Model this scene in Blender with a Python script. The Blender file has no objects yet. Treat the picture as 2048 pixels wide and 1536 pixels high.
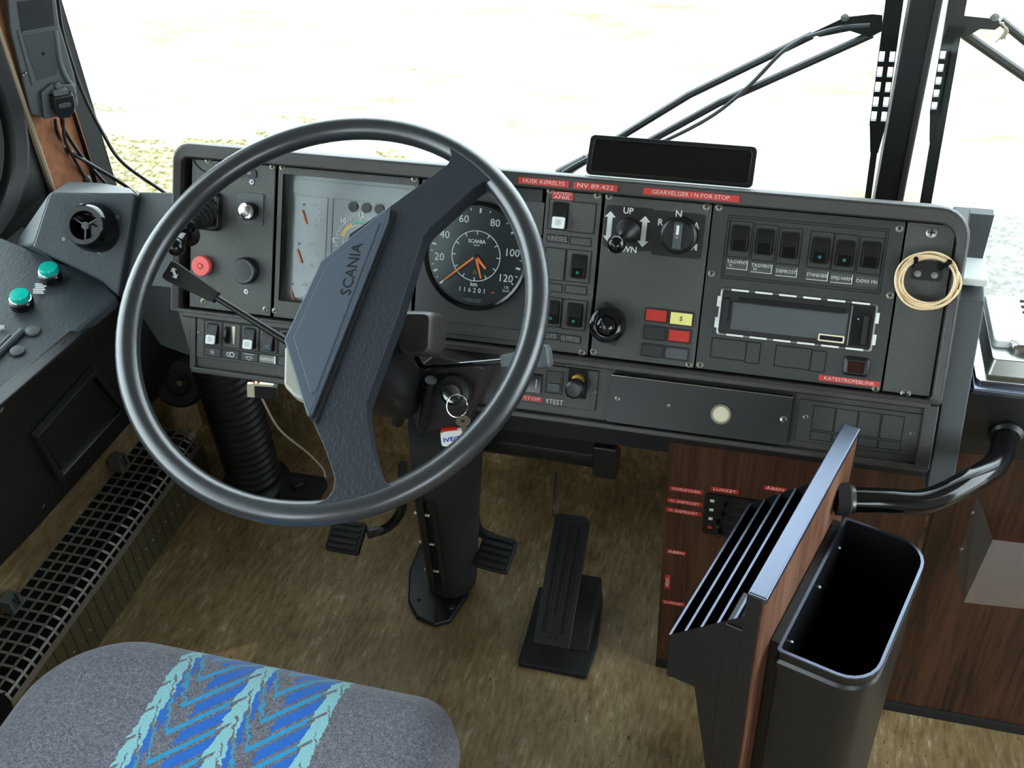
import bpy, math, random
import numpy as np
from mathutils import Matrix, Vector
random.seed(7)
C = bpy.context.scene.collection
PI = math.pi

# ------------------------------------------------------------------ camera
F_PX = 2200.0
def nz(v):
    v = np.array(v, float); return v / np.linalg.norm(v)
DN = nz([156, 2782, F_PX]); _r = np.array([9604, 1329, -F_PX], float); RT = nz(_r - _r.dot(DN) * DN); FW = np.cross(RT, DN)
CAM = np.array([0.0, 0.0, 1.55])
cd = bpy.data.cameras.new('camera'); cam = bpy.data.objects.new('camera', cd); C.objects.link(cam)
cd.sensor_width = 36; cd.lens = F_PX / 2048 * 36; cd.clip_start = 0.02; cd.clip_end = 300
_x = np.array([RT[0], FW[0], -DN[0]]); _y = -np.array([RT[1], FW[1], -DN[1]]); _z = -np.array([RT[2], FW[2], -DN[2]])
cam.matrix_world = Matrix([[_x[i], _y[i], _z[i], CAM[i]] for i in range(3)] + [[0, 0, 0, 1]])
bpy.context.scene.camera = cam
def ray(px, py):
    d = nz([px - 1024, py - 768, F_PX]); return np.array([d @ RT, d @ FW, -(d @ DN)])
def hit(px, py, p, n):
    d = ray(px, py); n = np.array(n, float); return CAM + d * ((np.array(p, float) - CAM) @ n) / (d @ n)
def hx(px, py, x): return hit(px, py, (x, 0, 0), (1, 0, 0))
def hy(px, py, y): return hit(px, py, (0, y, 0), (0, 1, 0))
def hz(px, py, z): return hit(px, py, (0, 0, z), (0, 0, 1))

# ------------------------------------------------------------------ light
sc = bpy.context.scene
sc.view_settings.view_transform = 'Standard'; sc.view_settings.look = 'None'
sc.view_settings.exposure = 0.65; sc.view_settings.gamma = 1; sc.view_settings.use_curve_mapping = False
w = bpy.data.worlds.new('sky'); sc.world = w; w.use_nodes = True
bg = w.node_tree.nodes['Background']; bg.inputs[0].default_value = (0.80, 0.93, 1.0, 1); bg.inputs[1].default_value = 5.2
sl = bpy.data.lights.new('sun', 'SUN'); sl.energy = 3.0; sl.angle = 0.01; sl.color = (1, 0.97, 0.9)
so = bpy.data.objects.new('sun', sl); C.objects.link(so)
so.rotation_euler = Vector((0.22, 0.42, -0.88)).to_track_quat('-Z', 'Y').to_euler()
def portal(name, loc, direction, sx, sy):
    l = bpy.data.lights.new(name, 'AREA'); l.shape = 'RECTANGLE'; l.size = sx; l.size_y = sy; l.cycles.is_portal = True
    o = bpy.data.objects.new(name, l); C.objects.link(o); o.location = loc
    o.rotation_euler = Vector(direction).to_track_quat('-Z', 'Y').to_euler()
portal('portal_front', (0, 1.66, 1.25), (0, -1, 0), 2.5, 1.4)
portal('portal_left', (-1.30, 0.2, 1.25), (1, 0, 0), 1.2, 2.6)
portal('portal_rear', (-1.32, -2.9, 1.25), (1, 0, 0), 1.4, 3.9)
portal('portal_right', (1.34, 1.02, 1.0), (-1, 0, 0), 1.8, 1.0)
sc.cycles.use_denoising = True
sc.cycles.max_bounces = 8; sc.cycles.transparent_max_bounces = 12
sc.cycles.caustics_reflective = False; sc.cycles.caustics_refractive = False
sc.cycles.sample_clamp_indirect = 6

# ------------------------------------------------------------------ materials
def lin(c):
    c = c / 255.0
    return c / 12.92 if c <= 0.04045 else ((c + 0.055) / 1.055) ** 2.4
def rgb(r, g, b): return (lin(r), lin(g), lin(b), 1)
MATS = {}
def mat(name, col, rough=0.5, metal=0.0, bump=0.0, bscale=400, var=0.0, vscale=8, spec=0.5, stretch=None, coat=0.0):
    m = bpy.data.materials.new(name); m.use_nodes = True; nt = m.node_tree; b = nt.nodes['Principled BSDF']
    b.inputs['Base Color'].default_value = col; b.inputs['Roughness'].default_value = rough
    b.inputs['Metallic'].default_value = metal; b.inputs['Specular IOR Level'].default_value = spec
    b.inputs['Coat Weight'].default_value = coat
    tc = nt.nodes.new('ShaderNodeTexCoord')
    src = tc.outputs['Object']
    if stretch:
        mp = nt.nodes.new('ShaderNodeMapping'); mp.inputs['Scale'].default_value = stretch; nt.links.new(src, mp.inputs[0]); src = mp.outputs[0]
    if bump:
        n = nt.nodes.new('ShaderNodeTexNoise'); n.inputs['Scale'].default_value = bscale; n.inputs['Detail'].default_value = 3
        nt.links.new(src, n.inputs['Vector'])
        bp = nt.nodes.new('ShaderNodeBump'); bp.inputs['Strength'].default_value = bump; bp.inputs['Distance'].default_value = 0.0006
        nt.links.new(n.outputs['Fac'], bp.inputs['Height']); nt.links.new(bp.outputs[0], b.inputs['Normal'])
    if var:
        n = nt.nodes.new('ShaderNodeTexNoise'); n.inputs['Scale'].default_value = vscale; n.inputs['Detail'].default_value = 6
        nt.links.new(src, n.inputs['Vector'])
        mx = nt.nodes.new('ShaderNodeMix'); mx.data_type = 'RGBA'
        mx.inputs[6].default_value = tuple(c * (1 - var) for c in col[:3]) + (1,)
        mx.inputs[7].default_value = tuple(min(1, c * (1 + var)) for c in col[:3]) + (1,)
        rp = nt.nodes.new('ShaderNodeMapRange'); rp.inputs[1].default_value = 0.3; rp.inputs[2].default_value = 0.7
        nt.links.new(n.outputs['Fac'], rp.inputs[0]); nt.links.new(rp.outputs[0], mx.inputs[0]); nt.links.new(mx.outputs[2], b.inputs['Base Color'])
    MATS[name] = m; return m
def glassmat(name, tint=(1, 1, 1, 1), refl=0.08, rough=0.0, top=0.8):
    m = bpy.data.materials.new(name); m.use_nodes = True; nt = m.node_tree; nt.nodes.clear()
    o = nt.nodes.new('ShaderNodeOutputMaterial'); t = nt.nodes.new('ShaderNodeBsdfTransparent'); t.inputs[0].default_value = tint
    g = nt.nodes.new('ShaderNodeBsdfGlossy'); g.inputs['Roughness'].default_value = rough
    lw = nt.nodes.new('ShaderNodeLayerWeight'); lw.inputs[0].default_value = 0.25
    mr = nt.nodes.new('ShaderNodeMapRange'); mr.inputs[3].default_value = refl; mr.inputs[4].default_value = top
    nt.links.new(lw.outputs['Fresnel'], mr.inputs[0])
    mx = nt.nodes.new('ShaderNodeMixShader')
    nt.links.new(mr.outputs[0], mx.inputs[0]); nt.links.new(t.outputs[0], mx.inputs[1]); nt.links.new(g.outputs[0], mx.inputs[2]); nt.links.new(mx.outputs[0], o.inputs[0])
    MATS[name] = m; return m

mat('dash_plastic', rgb(64, 65, 61), 0.45, bump=1.0, bscale=600, var=0.22, vscale=700)
mat('dash_frame', rgb(50, 48, 45), 0.38, bump=0.6, bscale=600)
mat('panel_smooth', rgb(44, 45, 44), 0.42, bump=0.2, bscale=900)
mat('black_plastic', rgb(18, 19, 21), 0.36)
mat('black_gloss', rgb(10, 10, 12), 0.12)
mat('black_matt', rgb(16, 16, 16), 0.75)
mat('dark_void', rgb(8, 8, 8), 0.9)
mat('rubber', rgb(17, 18, 20), 0.45, bump=0.2, bscale=200)
mat('wheel_rim', rgb(34, 37, 41), 0.30, bump=0.08, bscale=300, spec=0.9)
mat('wheel_leather', rgb(34, 39, 46), 0.38, bump=0.9, bscale=260, stretch=(1, 1, 0.5))
mat('wheel_pad', rgb(62, 72, 84), 0.45, bump=0.25, bscale=900)
mat('grey_plastic', rgb(92, 96, 96), 0.55, bump=0.2, bscale=700)
mat('mid_grey', rgb(70, 74, 76), 0.5, bump=0.2, bscale=700)
mat('console_vinyl', rgb(50, 58, 64), 0.42, bump=0.8, bscale=260, stretch=(1, 0.35, 1))
mat('console_flat', rgb(70, 76, 78), 0.5, bump=0.2, bscale=500)
mat('white', rgb(226, 228, 224), 0.5)
mat('white_print', rgb(205, 208, 206), 0.6)
mat('grey_print', rgb(120, 122, 118), 0.6)
mat('tape_red', rgb(186, 52, 44), 0.45)
mat('tape_letter', rgb(228, 190, 182), 0.6)
mat('red_knob', rgb(226, 92, 84), 0.4)
mat('red_lens', rgb(190, 44, 28), 0.3)
mat('yellow_lens', rgb(238, 226, 130), 0.35)
mat('dark_red_lens', rgb(48, 16, 12), 0.15)
mat('teal_cap', rgb(0, 170, 155), 0.15)
mat('teal_dot', rgb(20, 95, 100), 0.4)
mat('orange', rgb(232, 120, 40), 0.5)
mat('gauge_green', rgb(70, 160, 130), 0.5)
mat('gauge_yellow', rgb(220, 170, 80), 0.5)
mat('gauge_black', rgb(26, 31, 33), 0.30, spec=0.7)
for _n, _c, _i in (('board_black', rgb(40, 46, 48), 2.2), ('board_grey', rgb(84, 90, 90), 2.0)):
    _m = mat(_n, _c, 0.32, coat=1.0); _m.node_tree.nodes['Principled BSDF'].inputs['Coat Roughness'].default_value = 0.24; _m.node_tree.nodes['Principled BSDF'].inputs['Coat IOR'].default_value = _i
mat('chrome', rgb(225, 228, 230), 0.12, metal=1)
mat('steel', rgb(150, 150, 145), 0.35, metal=1)
mat('screw', rgb(128, 126, 112), 0.4, metal=0.7)
mat('dark_steel', rgb(60, 60, 60), 0.35, metal=0.6)
mat('blue_print', rgb(40, 70, 170), 0.5)
mat('cream_cord', rgb(228, 200, 158), 0.5)
mat('cream', rgb(225, 215, 185), 0.5)
mat('grille_metal', rgb(150, 146, 138), 0.4, metal=0.6)
mat('rib_metal', rgb(92, 84, 62), 0.5, metal=0.2)
mat('plush', rgb(140, 88, 58), 0.95, bump=1.0, bscale=300, var=0.25, vscale=60)
mat('wing_glare_grey', rgb(158, 156, 144), 0.4)
mat('speckle_white', rgb(205, 200, 192), 0.7, bump=1.0, bscale=120, var=0.35, vscale=110)
mat('beige_trim', rgb(150, 132, 108), 0.6)
mat('board_trim', rgb(104, 110, 126), 0.28, metal=0.9)
mat('gold', rgb(210, 170, 80), 0.3, metal=0.8)
mat('shell_light', rgb(150, 144, 134), 0.7)
mat('purple_brown', rgb(46, 38, 40), 0.45)
mat('wire_red', rgb(200, 50, 30), 0.5)
mat('cord_white', rgb(205, 200, 180), 0.5)
glassmat('window_glass', (0.97, 0.99, 0.98, 1), 0.03)
glassmat('gauge_glass', (0.96, 0.98, 0.98, 1), 0.006, 0.35, 0.06)
glassmat('shield_glass', (0.96, 0.98, 0.98, 1), 0.008, 0.30, 0.15)
glassmat('clear_plastic', (0.82, 0.76, 0.76, 1), 0.16, 0.35)

def nodes(name, rough=0.5, spec=0.5):
    m = bpy.data.materials.new(name); m.use_nodes = True; nt = m.node_tree; b = nt.nodes['Principled BSDF']
    b.inputs['Roughness'].default_value = rough; b.inputs['Specular IOR Level'].default_value = spec
    MATS[name] = m
    return nt, b, nt.nodes.new('ShaderNodeTexCoord').outputs['Object']
def mapping(nt, src, scale, rot=(0, 0, 0)):
    mp = nt.nodes.new('ShaderNodeMapping'); mp.inputs['Scale'].default_value = scale; mp.inputs['Rotation'].default_value = rot
    nt.links.new(src, mp.inputs[0]); return mp.outputs[0]
def noise(nt, src, scale, detail=4, rough=0.5):
    n = nt.nodes.new('ShaderNodeTexNoise'); n.inputs['Scale'].default_value = scale; n.inputs['Detail'].default_value = detail
    n.inputs['Roughness'].default_value = rough; nt.links.new(src, n.inputs['Vector']); return n.outputs['Fac']
def ramp(nt, fac, stops):
    r = nt.nodes.new('ShaderNodeValToRGB'); cr = r.color_ramp
    while len(cr.elements) < len(stops): cr.elements.new(0.5)
    for e, (p, c) in zip(cr.elements, stops): e.position = p; e.color = c
    nt.links.new(fac, r.inputs[0]); return r.outputs[0]
def mixc(nt, fac, a, b):
    m = nt.nodes.new('ShaderNodeMix'); m.data_type = 'RGBA'
    for s, v in ((0, fac), (6, a), (7, b)):
        if isinstance(v, bpy.types.NodeSocket): nt.links.new(v, m.inputs[s])
        else: m.inputs[s].default_value = v
    return m.outputs[2]
def mth(nt, op, a, b=None, c=None):
    m = nt.nodes.new('ShaderNodeMath'); m.operation = op
    for i, v in enumerate((a, b, c)):
        if v is None: continue
        if isinstance(v, bpy.types.NodeSocket): nt.links.new(v, m.inputs[i])
        else: m.inputs[i].default_value = v
    return m.outputs[0]
W1 = (1, 1, 1, 1); B0 = (0, 0, 0, 1)
# tan vinyl floor with streaks and dark flecks
nt, b, oc = nodes('floor_vinyl', 0.5, 0.4)
s1 = mth(nt, 'ADD', mth(nt, 'MULTIPLY', noise(nt, mapping(nt, oc, (120, 26, 60)), 1.0, 6, 0.68), 0.65), mth(nt, 'MULTIPLY', noise(nt, mapping(nt, oc, (16, 7, 12)), 1.0, 4, 0.6), 0.35))
base = ramp(nt, s1, [(0.34, rgb(98, 76, 46)), (0.46, rgb(136, 112, 74)), (0.56, rgb(158, 136, 98)), (0.66, rgb(204, 188, 158))])
s2 = noise(nt, mapping(nt, oc, (210, 85, 140)), 1.0, 3, 0.55)
f2 = ramp(nt, s2, [(0.29, W1), (0.35, B0)])
c1 = mixc(nt, f2, base, rgb(48, 36, 26))
s3 = noise(nt, oc, 3.2, 4, 0.6)
dirt = ramp(nt, s3, [(0.4, B0), (0.72, (0.75, 0.75, 0.75, 1))])
c2 = mixc(nt, dirt, c1, rgb(92, 74, 50))
nt.links.new(c2, b.inputs['Base Color'])
# dark wood laminate
for nm, ca, cb, cc in (('wood_dark', (36, 23, 16), (66, 40, 28), (84, 54, 38)), ('wood_light', (92, 60, 44), (118, 80, 60), (142, 102, 82))):
    nt, b, oc = nodes(nm, 0.36, 0.5)
    g1 = noise(nt, mapping(nt, oc, (160, 160, 7)), 1.0, 5, 0.65)
    g2 = noise(nt, mapping(nt, oc, (22, 22, 2.2)), 1.0, 3, 0.5)
    gm = mth(nt, 'ADD', mth(nt, 'MULTIPLY', g1, 0.6), mth(nt, 'MULTIPLY', g2, 0.4))
    nt.links.new(ramp(nt, gm, [(0.38, rgb(*ca)), (0.5, rgb(*cb)), (0.62, rgb(*cc))]), b.inputs['Base Color'])
# outdoor ground
nt, b, oc = nodes('sunny_ground', 0.9, 0.2)
g1 = noise(nt, mapping(nt, oc, (0.9, 2.6, 1), (0, 0, 0.25)), 1.6, 8, 0.62)
g2 = noise(nt, oc, 60, 4, 0.6)
gr = ramp(nt, g1, [(0.33, rgb(84, 72, 42)), (0.42, rgb(110, 104, 80)), (0.50, rgb(138, 137, 134))])
gx = ramp(nt, g2, [(0.35, rgb(96, 84, 62)), (0.5, rgb(140, 138, 132))])
gc = mixc(nt, 0.3, gr, gx)
sep = nt.nodes.new('ShaderNodeSeparateXYZ'); nt.links.new(oc, sep.inputs[0])
mask = mth(nt, 'MULTIPLY', mth(nt, 'LESS_THAN', mth(nt, 'ADD', sep.outputs[0], mth(nt, 'MULTIPLY', g1, 1.6)), -0.75), mth(nt, 'LESS_THAN', mth(nt, 'ADD', sep.outputs[1], mth(nt, 'MULTIPLY', g1, 3.2)), 6.25))
gg = noise(nt, mapping(nt, oc, (30, 30, 1)), 1.0, 5, 0.7)
grass = ramp(nt, gg, [(0.40, rgb(62, 64, 32)), (0.48, rgb(104, 94, 62)), (0.56, rgb(138, 130, 104))])
nt.links.new(mixc(nt, mask, gc, grass), b.inputs['Base Color'])
# seat moquette: grey plush with a band of nested blue chevrons (object x 0..1 across the band, y in metres)
nt, b, oc = nodes('seat_fabric', 0.95, 0.1)
n1 = noise(nt, oc, 700, 3, 0.7); n2 = noise(nt, oc, 190, 3, 0.6)
grey = ramp(nt, mth(nt, 'ADD', mth(nt, 'MULTIPLY', n1, 0.75), mth(nt, 'MULTIPLY', n2, 0.25)), [(0.38, rgb(64, 64, 74)), (0.5, rgb(98, 98, 108)), (0.62, rgb(140, 138, 144))])
sep = nt.nodes.new('ShaderNodeSeparateXYZ'); nt.links.new(oc, sep.inputs[0])
wob = mth(nt, 'MULTIPLY', mth(nt, 'SUBTRACT', noise(nt, oc, 110, 2), 0.5), 0.012)
X0, X1 = -0.100, 0.104
bx_ = mth(nt, 'DIVIDE', mth(nt, 'SUBTRACT', mth(nt, 'ADD', sep.outputs[0], wob), X0), X1 - X0)      # 0..1
yy = mth(nt, 'ADD', sep.outputs[1], wob)
col2 = mth(nt, 'MULTIPLY', bx_, 2.0); cc_ = mth(nt, 'FRACT', col2)                                     # column coordinate
PER = 0.040
hl = mth(nt, 'MULTIPLY', mth(nt, 'MAXIMUM', mth(nt, 'SUBTRACT', 0.32, cc_), 0.0), 0.26)
hr = mth(nt, 'MULTIPLY', mth(nt, 'MAXIMUM', mth(nt, 'SUBTRACT', cc_, 0.32), 0.0), 0.105)
ph = mth(nt, 'FRACT', mth(nt, 'DIVIDE', mth(nt, 'SUBTRACT', yy, mth(nt, 'ADD', hl, hr)), PER))
phz = mth(nt, 'ADD', ph, 0.0)
edge = mth(nt, 'ABSOLUTE', mth(nt, 'SUBTRACT', cc_, 0.5))
# side weight: the thin cyan V in the middle, thick blue outside arms
cy = mth(nt, 'MULTIPLY', mth(nt, 'LESS_THAN', phz, 0.22), mth(nt, 'LESS_THAN', edge, 0.36))
bl = mth(nt, 'MULTIPLY', mth(nt, 'GREATER_THAN', phz, 0.36), mth(nt, 'LESS_THAN', phz, 0.86))
bl = mth(nt, 'MULTIPLY', bl, mth(nt, 'GREATER_THAN', mth(nt, 'ABSOLUTE', mth(nt, 'SUBTRACT', cc_, 0.34)), 0.13))
aq_e = mth(nt, 'ADD', mth(nt, 'MULTIPLY', ph, 0.08), 0.35)
aq = mth(nt, 'MULTIPLY', mth(nt, 'GREATER_THAN', edge, aq_e), mth(nt, 'GREATER_THAN', phz, 0.14))
inb = mth(nt, 'MULTIPLY', mth(nt, 'GREATER_THAN', bx_, -0.04), mth(nt, 'LESS_THAN', bx_, 1.04))
fz = ramp(nt, n1, [(0.3, (0.55, 0.55, 0.55, 1)), (0.6, (1, 1, 1, 1))])
def fuzz(c):
    m = nt.nodes.new('ShaderNodeMix'); m.data_type = 'RGBA'; m.blend_type = 'MULTIPLY'; m.inputs[0].default_value = 0.7
    m.inputs[6].default_value = c; nt.links.new(fz, m.inputs[7]); return m.outputs[2]
c = mixc(nt, mth(nt, 'MULTIPLY', cy, inb), grey, fuzz(rgb(40, 150, 200)))
c = mixc(nt, mth(nt, 'MULTIPLY', bl, inb), c, fuzz(rgb(34, 104, 196)))
c = mixc(nt, mth(nt, 'MULTIPLY', aq, inb), c, fuzz(rgb(142, 196, 202)))
nt.links.new(c, b.inputs['Base Color'])
bp = nt.nodes.new('ShaderNodeBump'); bp.inputs['Strength'].default_value = 0.6; bp.inputs['Distance'].default_value = 0.001
nt.links.new(n1, bp.inputs['Height']); nt.links.new(bp.outputs[0], b.inputs['Normal'])
b.inputs['Sheen Weight'].default_value = 0.3

# ------------------------------------------------------------------ mesh helpers
class Fr:
    def __init__(s, O, X, Y, Z=None):
        s.O = np.array(O, float); s.X = nz(X); s.Y = np.array(Y, float); s.Y = nz(s.Y - s.Y.dot(s.X) * s.X)
        s.Z = np.cross(s.X, s.Y)
    def p(s, x, y, z=0.0): return s.O + s.X * x + s.Y * y + s.Z * z
    def at(s, x, y, z=0.0, rot=0.0):
        c, n = math.cos(rot), math.sin(rot)
        return Fr(s.p(x, y, z), s.X * c + s.Y * n, -s.X * n + s.Y * c)
    def loc(s, px, py, w=0.0):
        h = hit(px, py, s.p(0, 0, w), s.Z) - s.O; return (h @ s.X, h @ s.Y)
def zfr(p, axis, up=(0, 0, 1)):
    axis = nz(axis); up = np.array(up, float)
    if abs(axis @ nz(up)) > 0.95: up = np.array((0, 1, 0), float)
    x = nz(np.cross(up, axis)); return Fr(p, x, np.cross(axis, x))
def rrect(x0, x1, y0, y1, r, n=5):
    if not isinstance(r, (tuple, list)): r = (r,) * 4
    out = []
    for (cx, cy, a, rr) in ((x1 - r[0], y1 - r[0], 0, r[0]), (x0 + r[1], y1 - r[1], PI / 2, r[1]), (x0 + r[2], y0 + r[2], PI, r[2]), (x1 - r[3], y0 + r[3], 1.5 * PI, r[3])):
        for k in range(n + 1):
            t = a + k / n * PI / 2; out.append((cx + rr * math.cos(t), cy + rr * math.sin(t)))
    return out
def circ(r, n=24, cx=0, cy=0): return [(cx + r * math.cos(2 * PI * k / n), cy + r * math.sin(2 * PI * k / n)) for k in range(n)]
WORLD = Fr((0, 0, 0), (1, 0, 0), (0, 1, 0))
_tc = {}
def text_mesh(s, bold=False):
    k = (s, bold)
    if k in _tc: return _tc[k]
    cu = bpy.data.curves.new('t', 'FONT'); cu.body = s; cu.align_x = 'CENTER'; cu.align_y = 'CENTER'; cu.size = 1.0
    cu.resolution_u = 2; cu.extrude = 0.01; cu.offset = 0.018 if bold else 0.0
    o = bpy.data.objects.new('t', cu); C.objects.link(o)
    me = bpy.data.meshes.new_from_object(o)
    v = [tuple(x.co) for x in me.vertices]; f = [tuple(p.vertices) for p in me.polygons]
    bpy.data.objects.remove(o); bpy.data.curves.remove(cu); bpy.data.meshes.remove(me)
    _tc[k] = (v, f); return _tc[k]
class MB:
    def __init__(s, m='black_plastic'):
        s.v = []; s.f = []; s.mi = []; s.ms = []; s.m = m
    def use(s, m): s.m = m; return s
    def add(s, vs, fs):
        b = len(s.v); s.v.extend([tuple(map(float, x)) for x in vs])
        if s.m not in s.ms: s.ms.append(s.m)
        i = s.ms.index(s.m)
        for f in fs: s.f.append(tuple(b + k for k in f)); s.mi.append(i)
        return s
    def box(s, fr, x0, x1, y0, y1, z0, z1):
        return s.prism(fr, [(x0, y0), (x1, y0), (x1, y1), (x0, y1)], z0, z1)
    def prism(s, fr, poly, z0, z1, scale=1.0, off=(0, 0)):
        n = len(poly); cx = sum(p[0] for p in poly) / n; cy = sum(p[1] for p in poly) / n
        a = [fr.p(x, y, z0) for x, y in poly]; b = [fr.p(cx + (x - cx) * scale + off[0], cy + (y - cy) * scale + off[1], z1) for x, y in poly]
        fs = [tuple(range(n))[::-1], tuple(range(n, 2 * n))] + [(i, (i + 1) % n, n + (i + 1) % n, n + i) for i in range(n)]
        return s.add(a + b, fs)
    def loft(s, loops, cap=True, closed=True):
        n = len(loops[0]); vs = [p for l in loops for p in l]; fs = []
        for k in range(len(loops) - 1):
            for i in range(n if closed else n - 1):
                j = (i + 1) % n; fs.append((k * n + i, k * n + j, (k + 1) * n + j, (k + 1) * n + i))
        if cap: fs += [tuple(range(n))[::-1], tuple((len(loops) - 1) * n + i for i in range(n))]
        return s.add(vs, fs)
    def ring(s, fr, steps):                      # steps: list of (poly, z); closed band through all loops
        n = len(steps[0][0]); vs = [fr.p(x, y, z) for poly, z in steps for x, y in poly]; fs = []
        K = len(steps)
        for k in range(K):
            k2 = (k + 1) % K
            for i in range(n):
                j = (i + 1) % n; fs.append((k * n + i, k * n + j, k2 * n + j, k2 * n + i))
        return s.add(vs, fs)
    def lathe(s, fr, prof, n=28):
        loops = [[fr.p(max(r, 1e-5) * math.cos(2 * PI * i / n), max(r, 1e-5) * math.sin(2 * PI * i / n), z) for i in range(n)] for r, z in prof]
        return s.loft(loops)
    def cyl(s, p0, p1, r0, r1=None, n=16):
        p0 = np.array(p0, float); p1 = np.array(p1, float); L = np.linalg.norm(p1 - p0)
        return s.lathe(zfr(p0, p1 - p0), [(r0, 0), (r1 if r1 is not None else r0, L)], n)
    def tube(s, pts, r, n=8, closed=False, flat=None):
        pts = [np.array(p, float) for p in pts]; m = len(pts)
        rs = r if isinstance(r, (list, tuple)) else [r] * m
        loops = []; t0 = nz(pts[1] - pts[0]); u = np.cross(t0, (0, 0, 1))
        if np.linalg.norm(u) < 1e-3: u = np.cross(t0, (1, 0, 0))
        u = nz(u)
        for i in range(m):
            a = pts[i - 1] if (i or closed) else pts[i]; b = pts[(i + 1) % m] if (i < m - 1 or closed) else pts[i]
            t = nz(b - a); u = nz(u - u.dot(t) * t); v = np.cross(t, u)
            loops.append([pts[i] + rs[i] * (u * math.cos(2 * PI * k / n) + v * math.sin(2 * PI * k / n) * (flat or 1)) for k in range(n)])
        if closed: loops.append(loops[0]); return s.loft(loops, cap=False)
        return s.loft(loops)
    def sphere(s, c, r, n=16, sx=1, fr=None):
        f = fr or Fr(c, (1, 0, 0), (0, 1, 0))
        f = Fr(c, f.X, f.Y)
        prof = [(r * math.sin(PI * k / 10), -r * math.cos(PI * k / 10)) for k in range(11)]
        return s.lathe(f, prof, n)
    def text(s, fr, t, x, y, size, z=0.0005, rot=0.0, sx=1.0, bold=False):
        v, f = text_mesh(t, bold); c, n = math.cos(rot), math.sin(rot); q = size * 1.4
        out = []
        for a, b2, d in v:
            a *= q * sx; b2 *= q; out.append(fr.p(x + a * c - b2 * n, y + a * n + b2 * c, z + d * 0.02))
        return s.add(out, f)
    def build(s, name, parent=None, bev=0.0, seg=2, sub=0, smooth=35, kind=None):
        me = bpy.data.meshes.new(name)
        L = np.array(parent['_o']) if parent is not None and '_o' in parent else np.zeros(3)
        me.from_pydata([tuple(np.array(v) - L) for v in s.v], [], s.f)
        for m in s.ms: me.materials.append(MATS[m])
        me.polygons.foreach_set('material_index', s.mi)
        me.polygons.foreach_set('use_smooth', [True] * len(me.polygons))
        me.update()
        import bmesh
        bm = bmesh.new(); bm.from_mesh(me); bmesh.ops.recalc_face_normals(bm, faces=bm.faces); bm.to_mesh(me); bm.free()
        me.set_sharp_from_angle(angle=math.radians(smooth))
        o = bpy.data.objects.new(name, me); C.objects.link(o)
        if parent is not None: o.parent = parent; o['_o'] = tuple(L)
        if bev:
            md = o.modifiers.new('bevel', 'BEVEL'); md.width = bev; md.segments = seg; md.limit_method = 'ANGLE'; md.angle_limit = math.radians(40); md.harden_normals = True
        if sub:
            md = o.modifiers.new('sub', 'SUBSURF'); md.levels = sub; md.render_levels = sub
        if kind: o['kind'] = kind
        return o
def thing(name, label, cat, loc=(0, 0, 0), group=None):
    o = bpy.data.objects.new(name, None); o.empty_display_size = 0.05; C.objects.link(o); o.location = loc; o['_o'] = tuple(map(float, loc))
    o['label'] = label; o['category'] = cat
    if group: o['group'] = group
    return o
def tag(o, label, cat, group=None):
    o['label'] = label; o['category'] = cat
    if group: o['group'] = group
    return o
def lab(o, l): o['label'] = l; return o
def smoothpath(pts, k=6):
    pts = [np.array(p, float) for p in pts]; P = [2 * pts[0] - pts[1]] + pts + [2 * pts[-1] - pts[-2]]; out = []
    for i in range(1, len(P) - 2):
        a, b2, c2, d = P[i - 1:i + 3]
        for j in range(k):
            t = j / k; out.append(0.5 * ((2 * b2) + (-a + c2) * t + (2 * a - 5 * b2 + 4 * c2 - d) * t * t + (-a + 3 * b2 - 3 * c2 + d) * t ** 3))
    return out + [pts[-1]]

YW = 1.60     # inside face of the bus front
# ------------------------------------------------------------------ setting
def struct(mb, name, **k):
    o = mb.build(name, **k); o['kind'] = 'structure'; return o
struct(MB('sunny_ground').box(WORLD, -40, 40, -40, 60, -1.02, -0.95), 'ground')
struct(MB('floor_vinyl').box(WORLD, -1.205, 1.3, -1.0, YW, -0.05, 0.0), 'floor')
m = MB('floor_vinyl').box(WORLD, -1.3, 1.3, YW, YW + 0.05, -0.05, 0.30); m.use('black_matt').box(WORLD, -1.3, 1.3, YW, YW + 0.05, 0.30, 0.50)
struct(m, 'wall_front')
# left wall: lower strip + panel with rounded window opening
XL = -1.25
ay0, ay1, az0, az1 = -0.95, 1.41, 0.67, 1.90
m = MB('floor_vinyl').box(WORLD, -1.29, -1.205, -1.0, YW + 0.05, -0.05, 0.45)
m.use('black_matt').box(WORLD, -1.29, -1.25, -1.0, 1.44, 0.45, az0 - 0.005)
m.box(WORLD, -1.29, -1.25, -1.0, ay0, az0, 2.05); m.box(WORLD, -1.29, -1.25, -1.0, YW, az1, 2.05)
fx = Fr((XL, 0, 0), (0, 1, 0), (0, 0, 1))      # x->world y, y->world z, z-> +x
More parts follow.
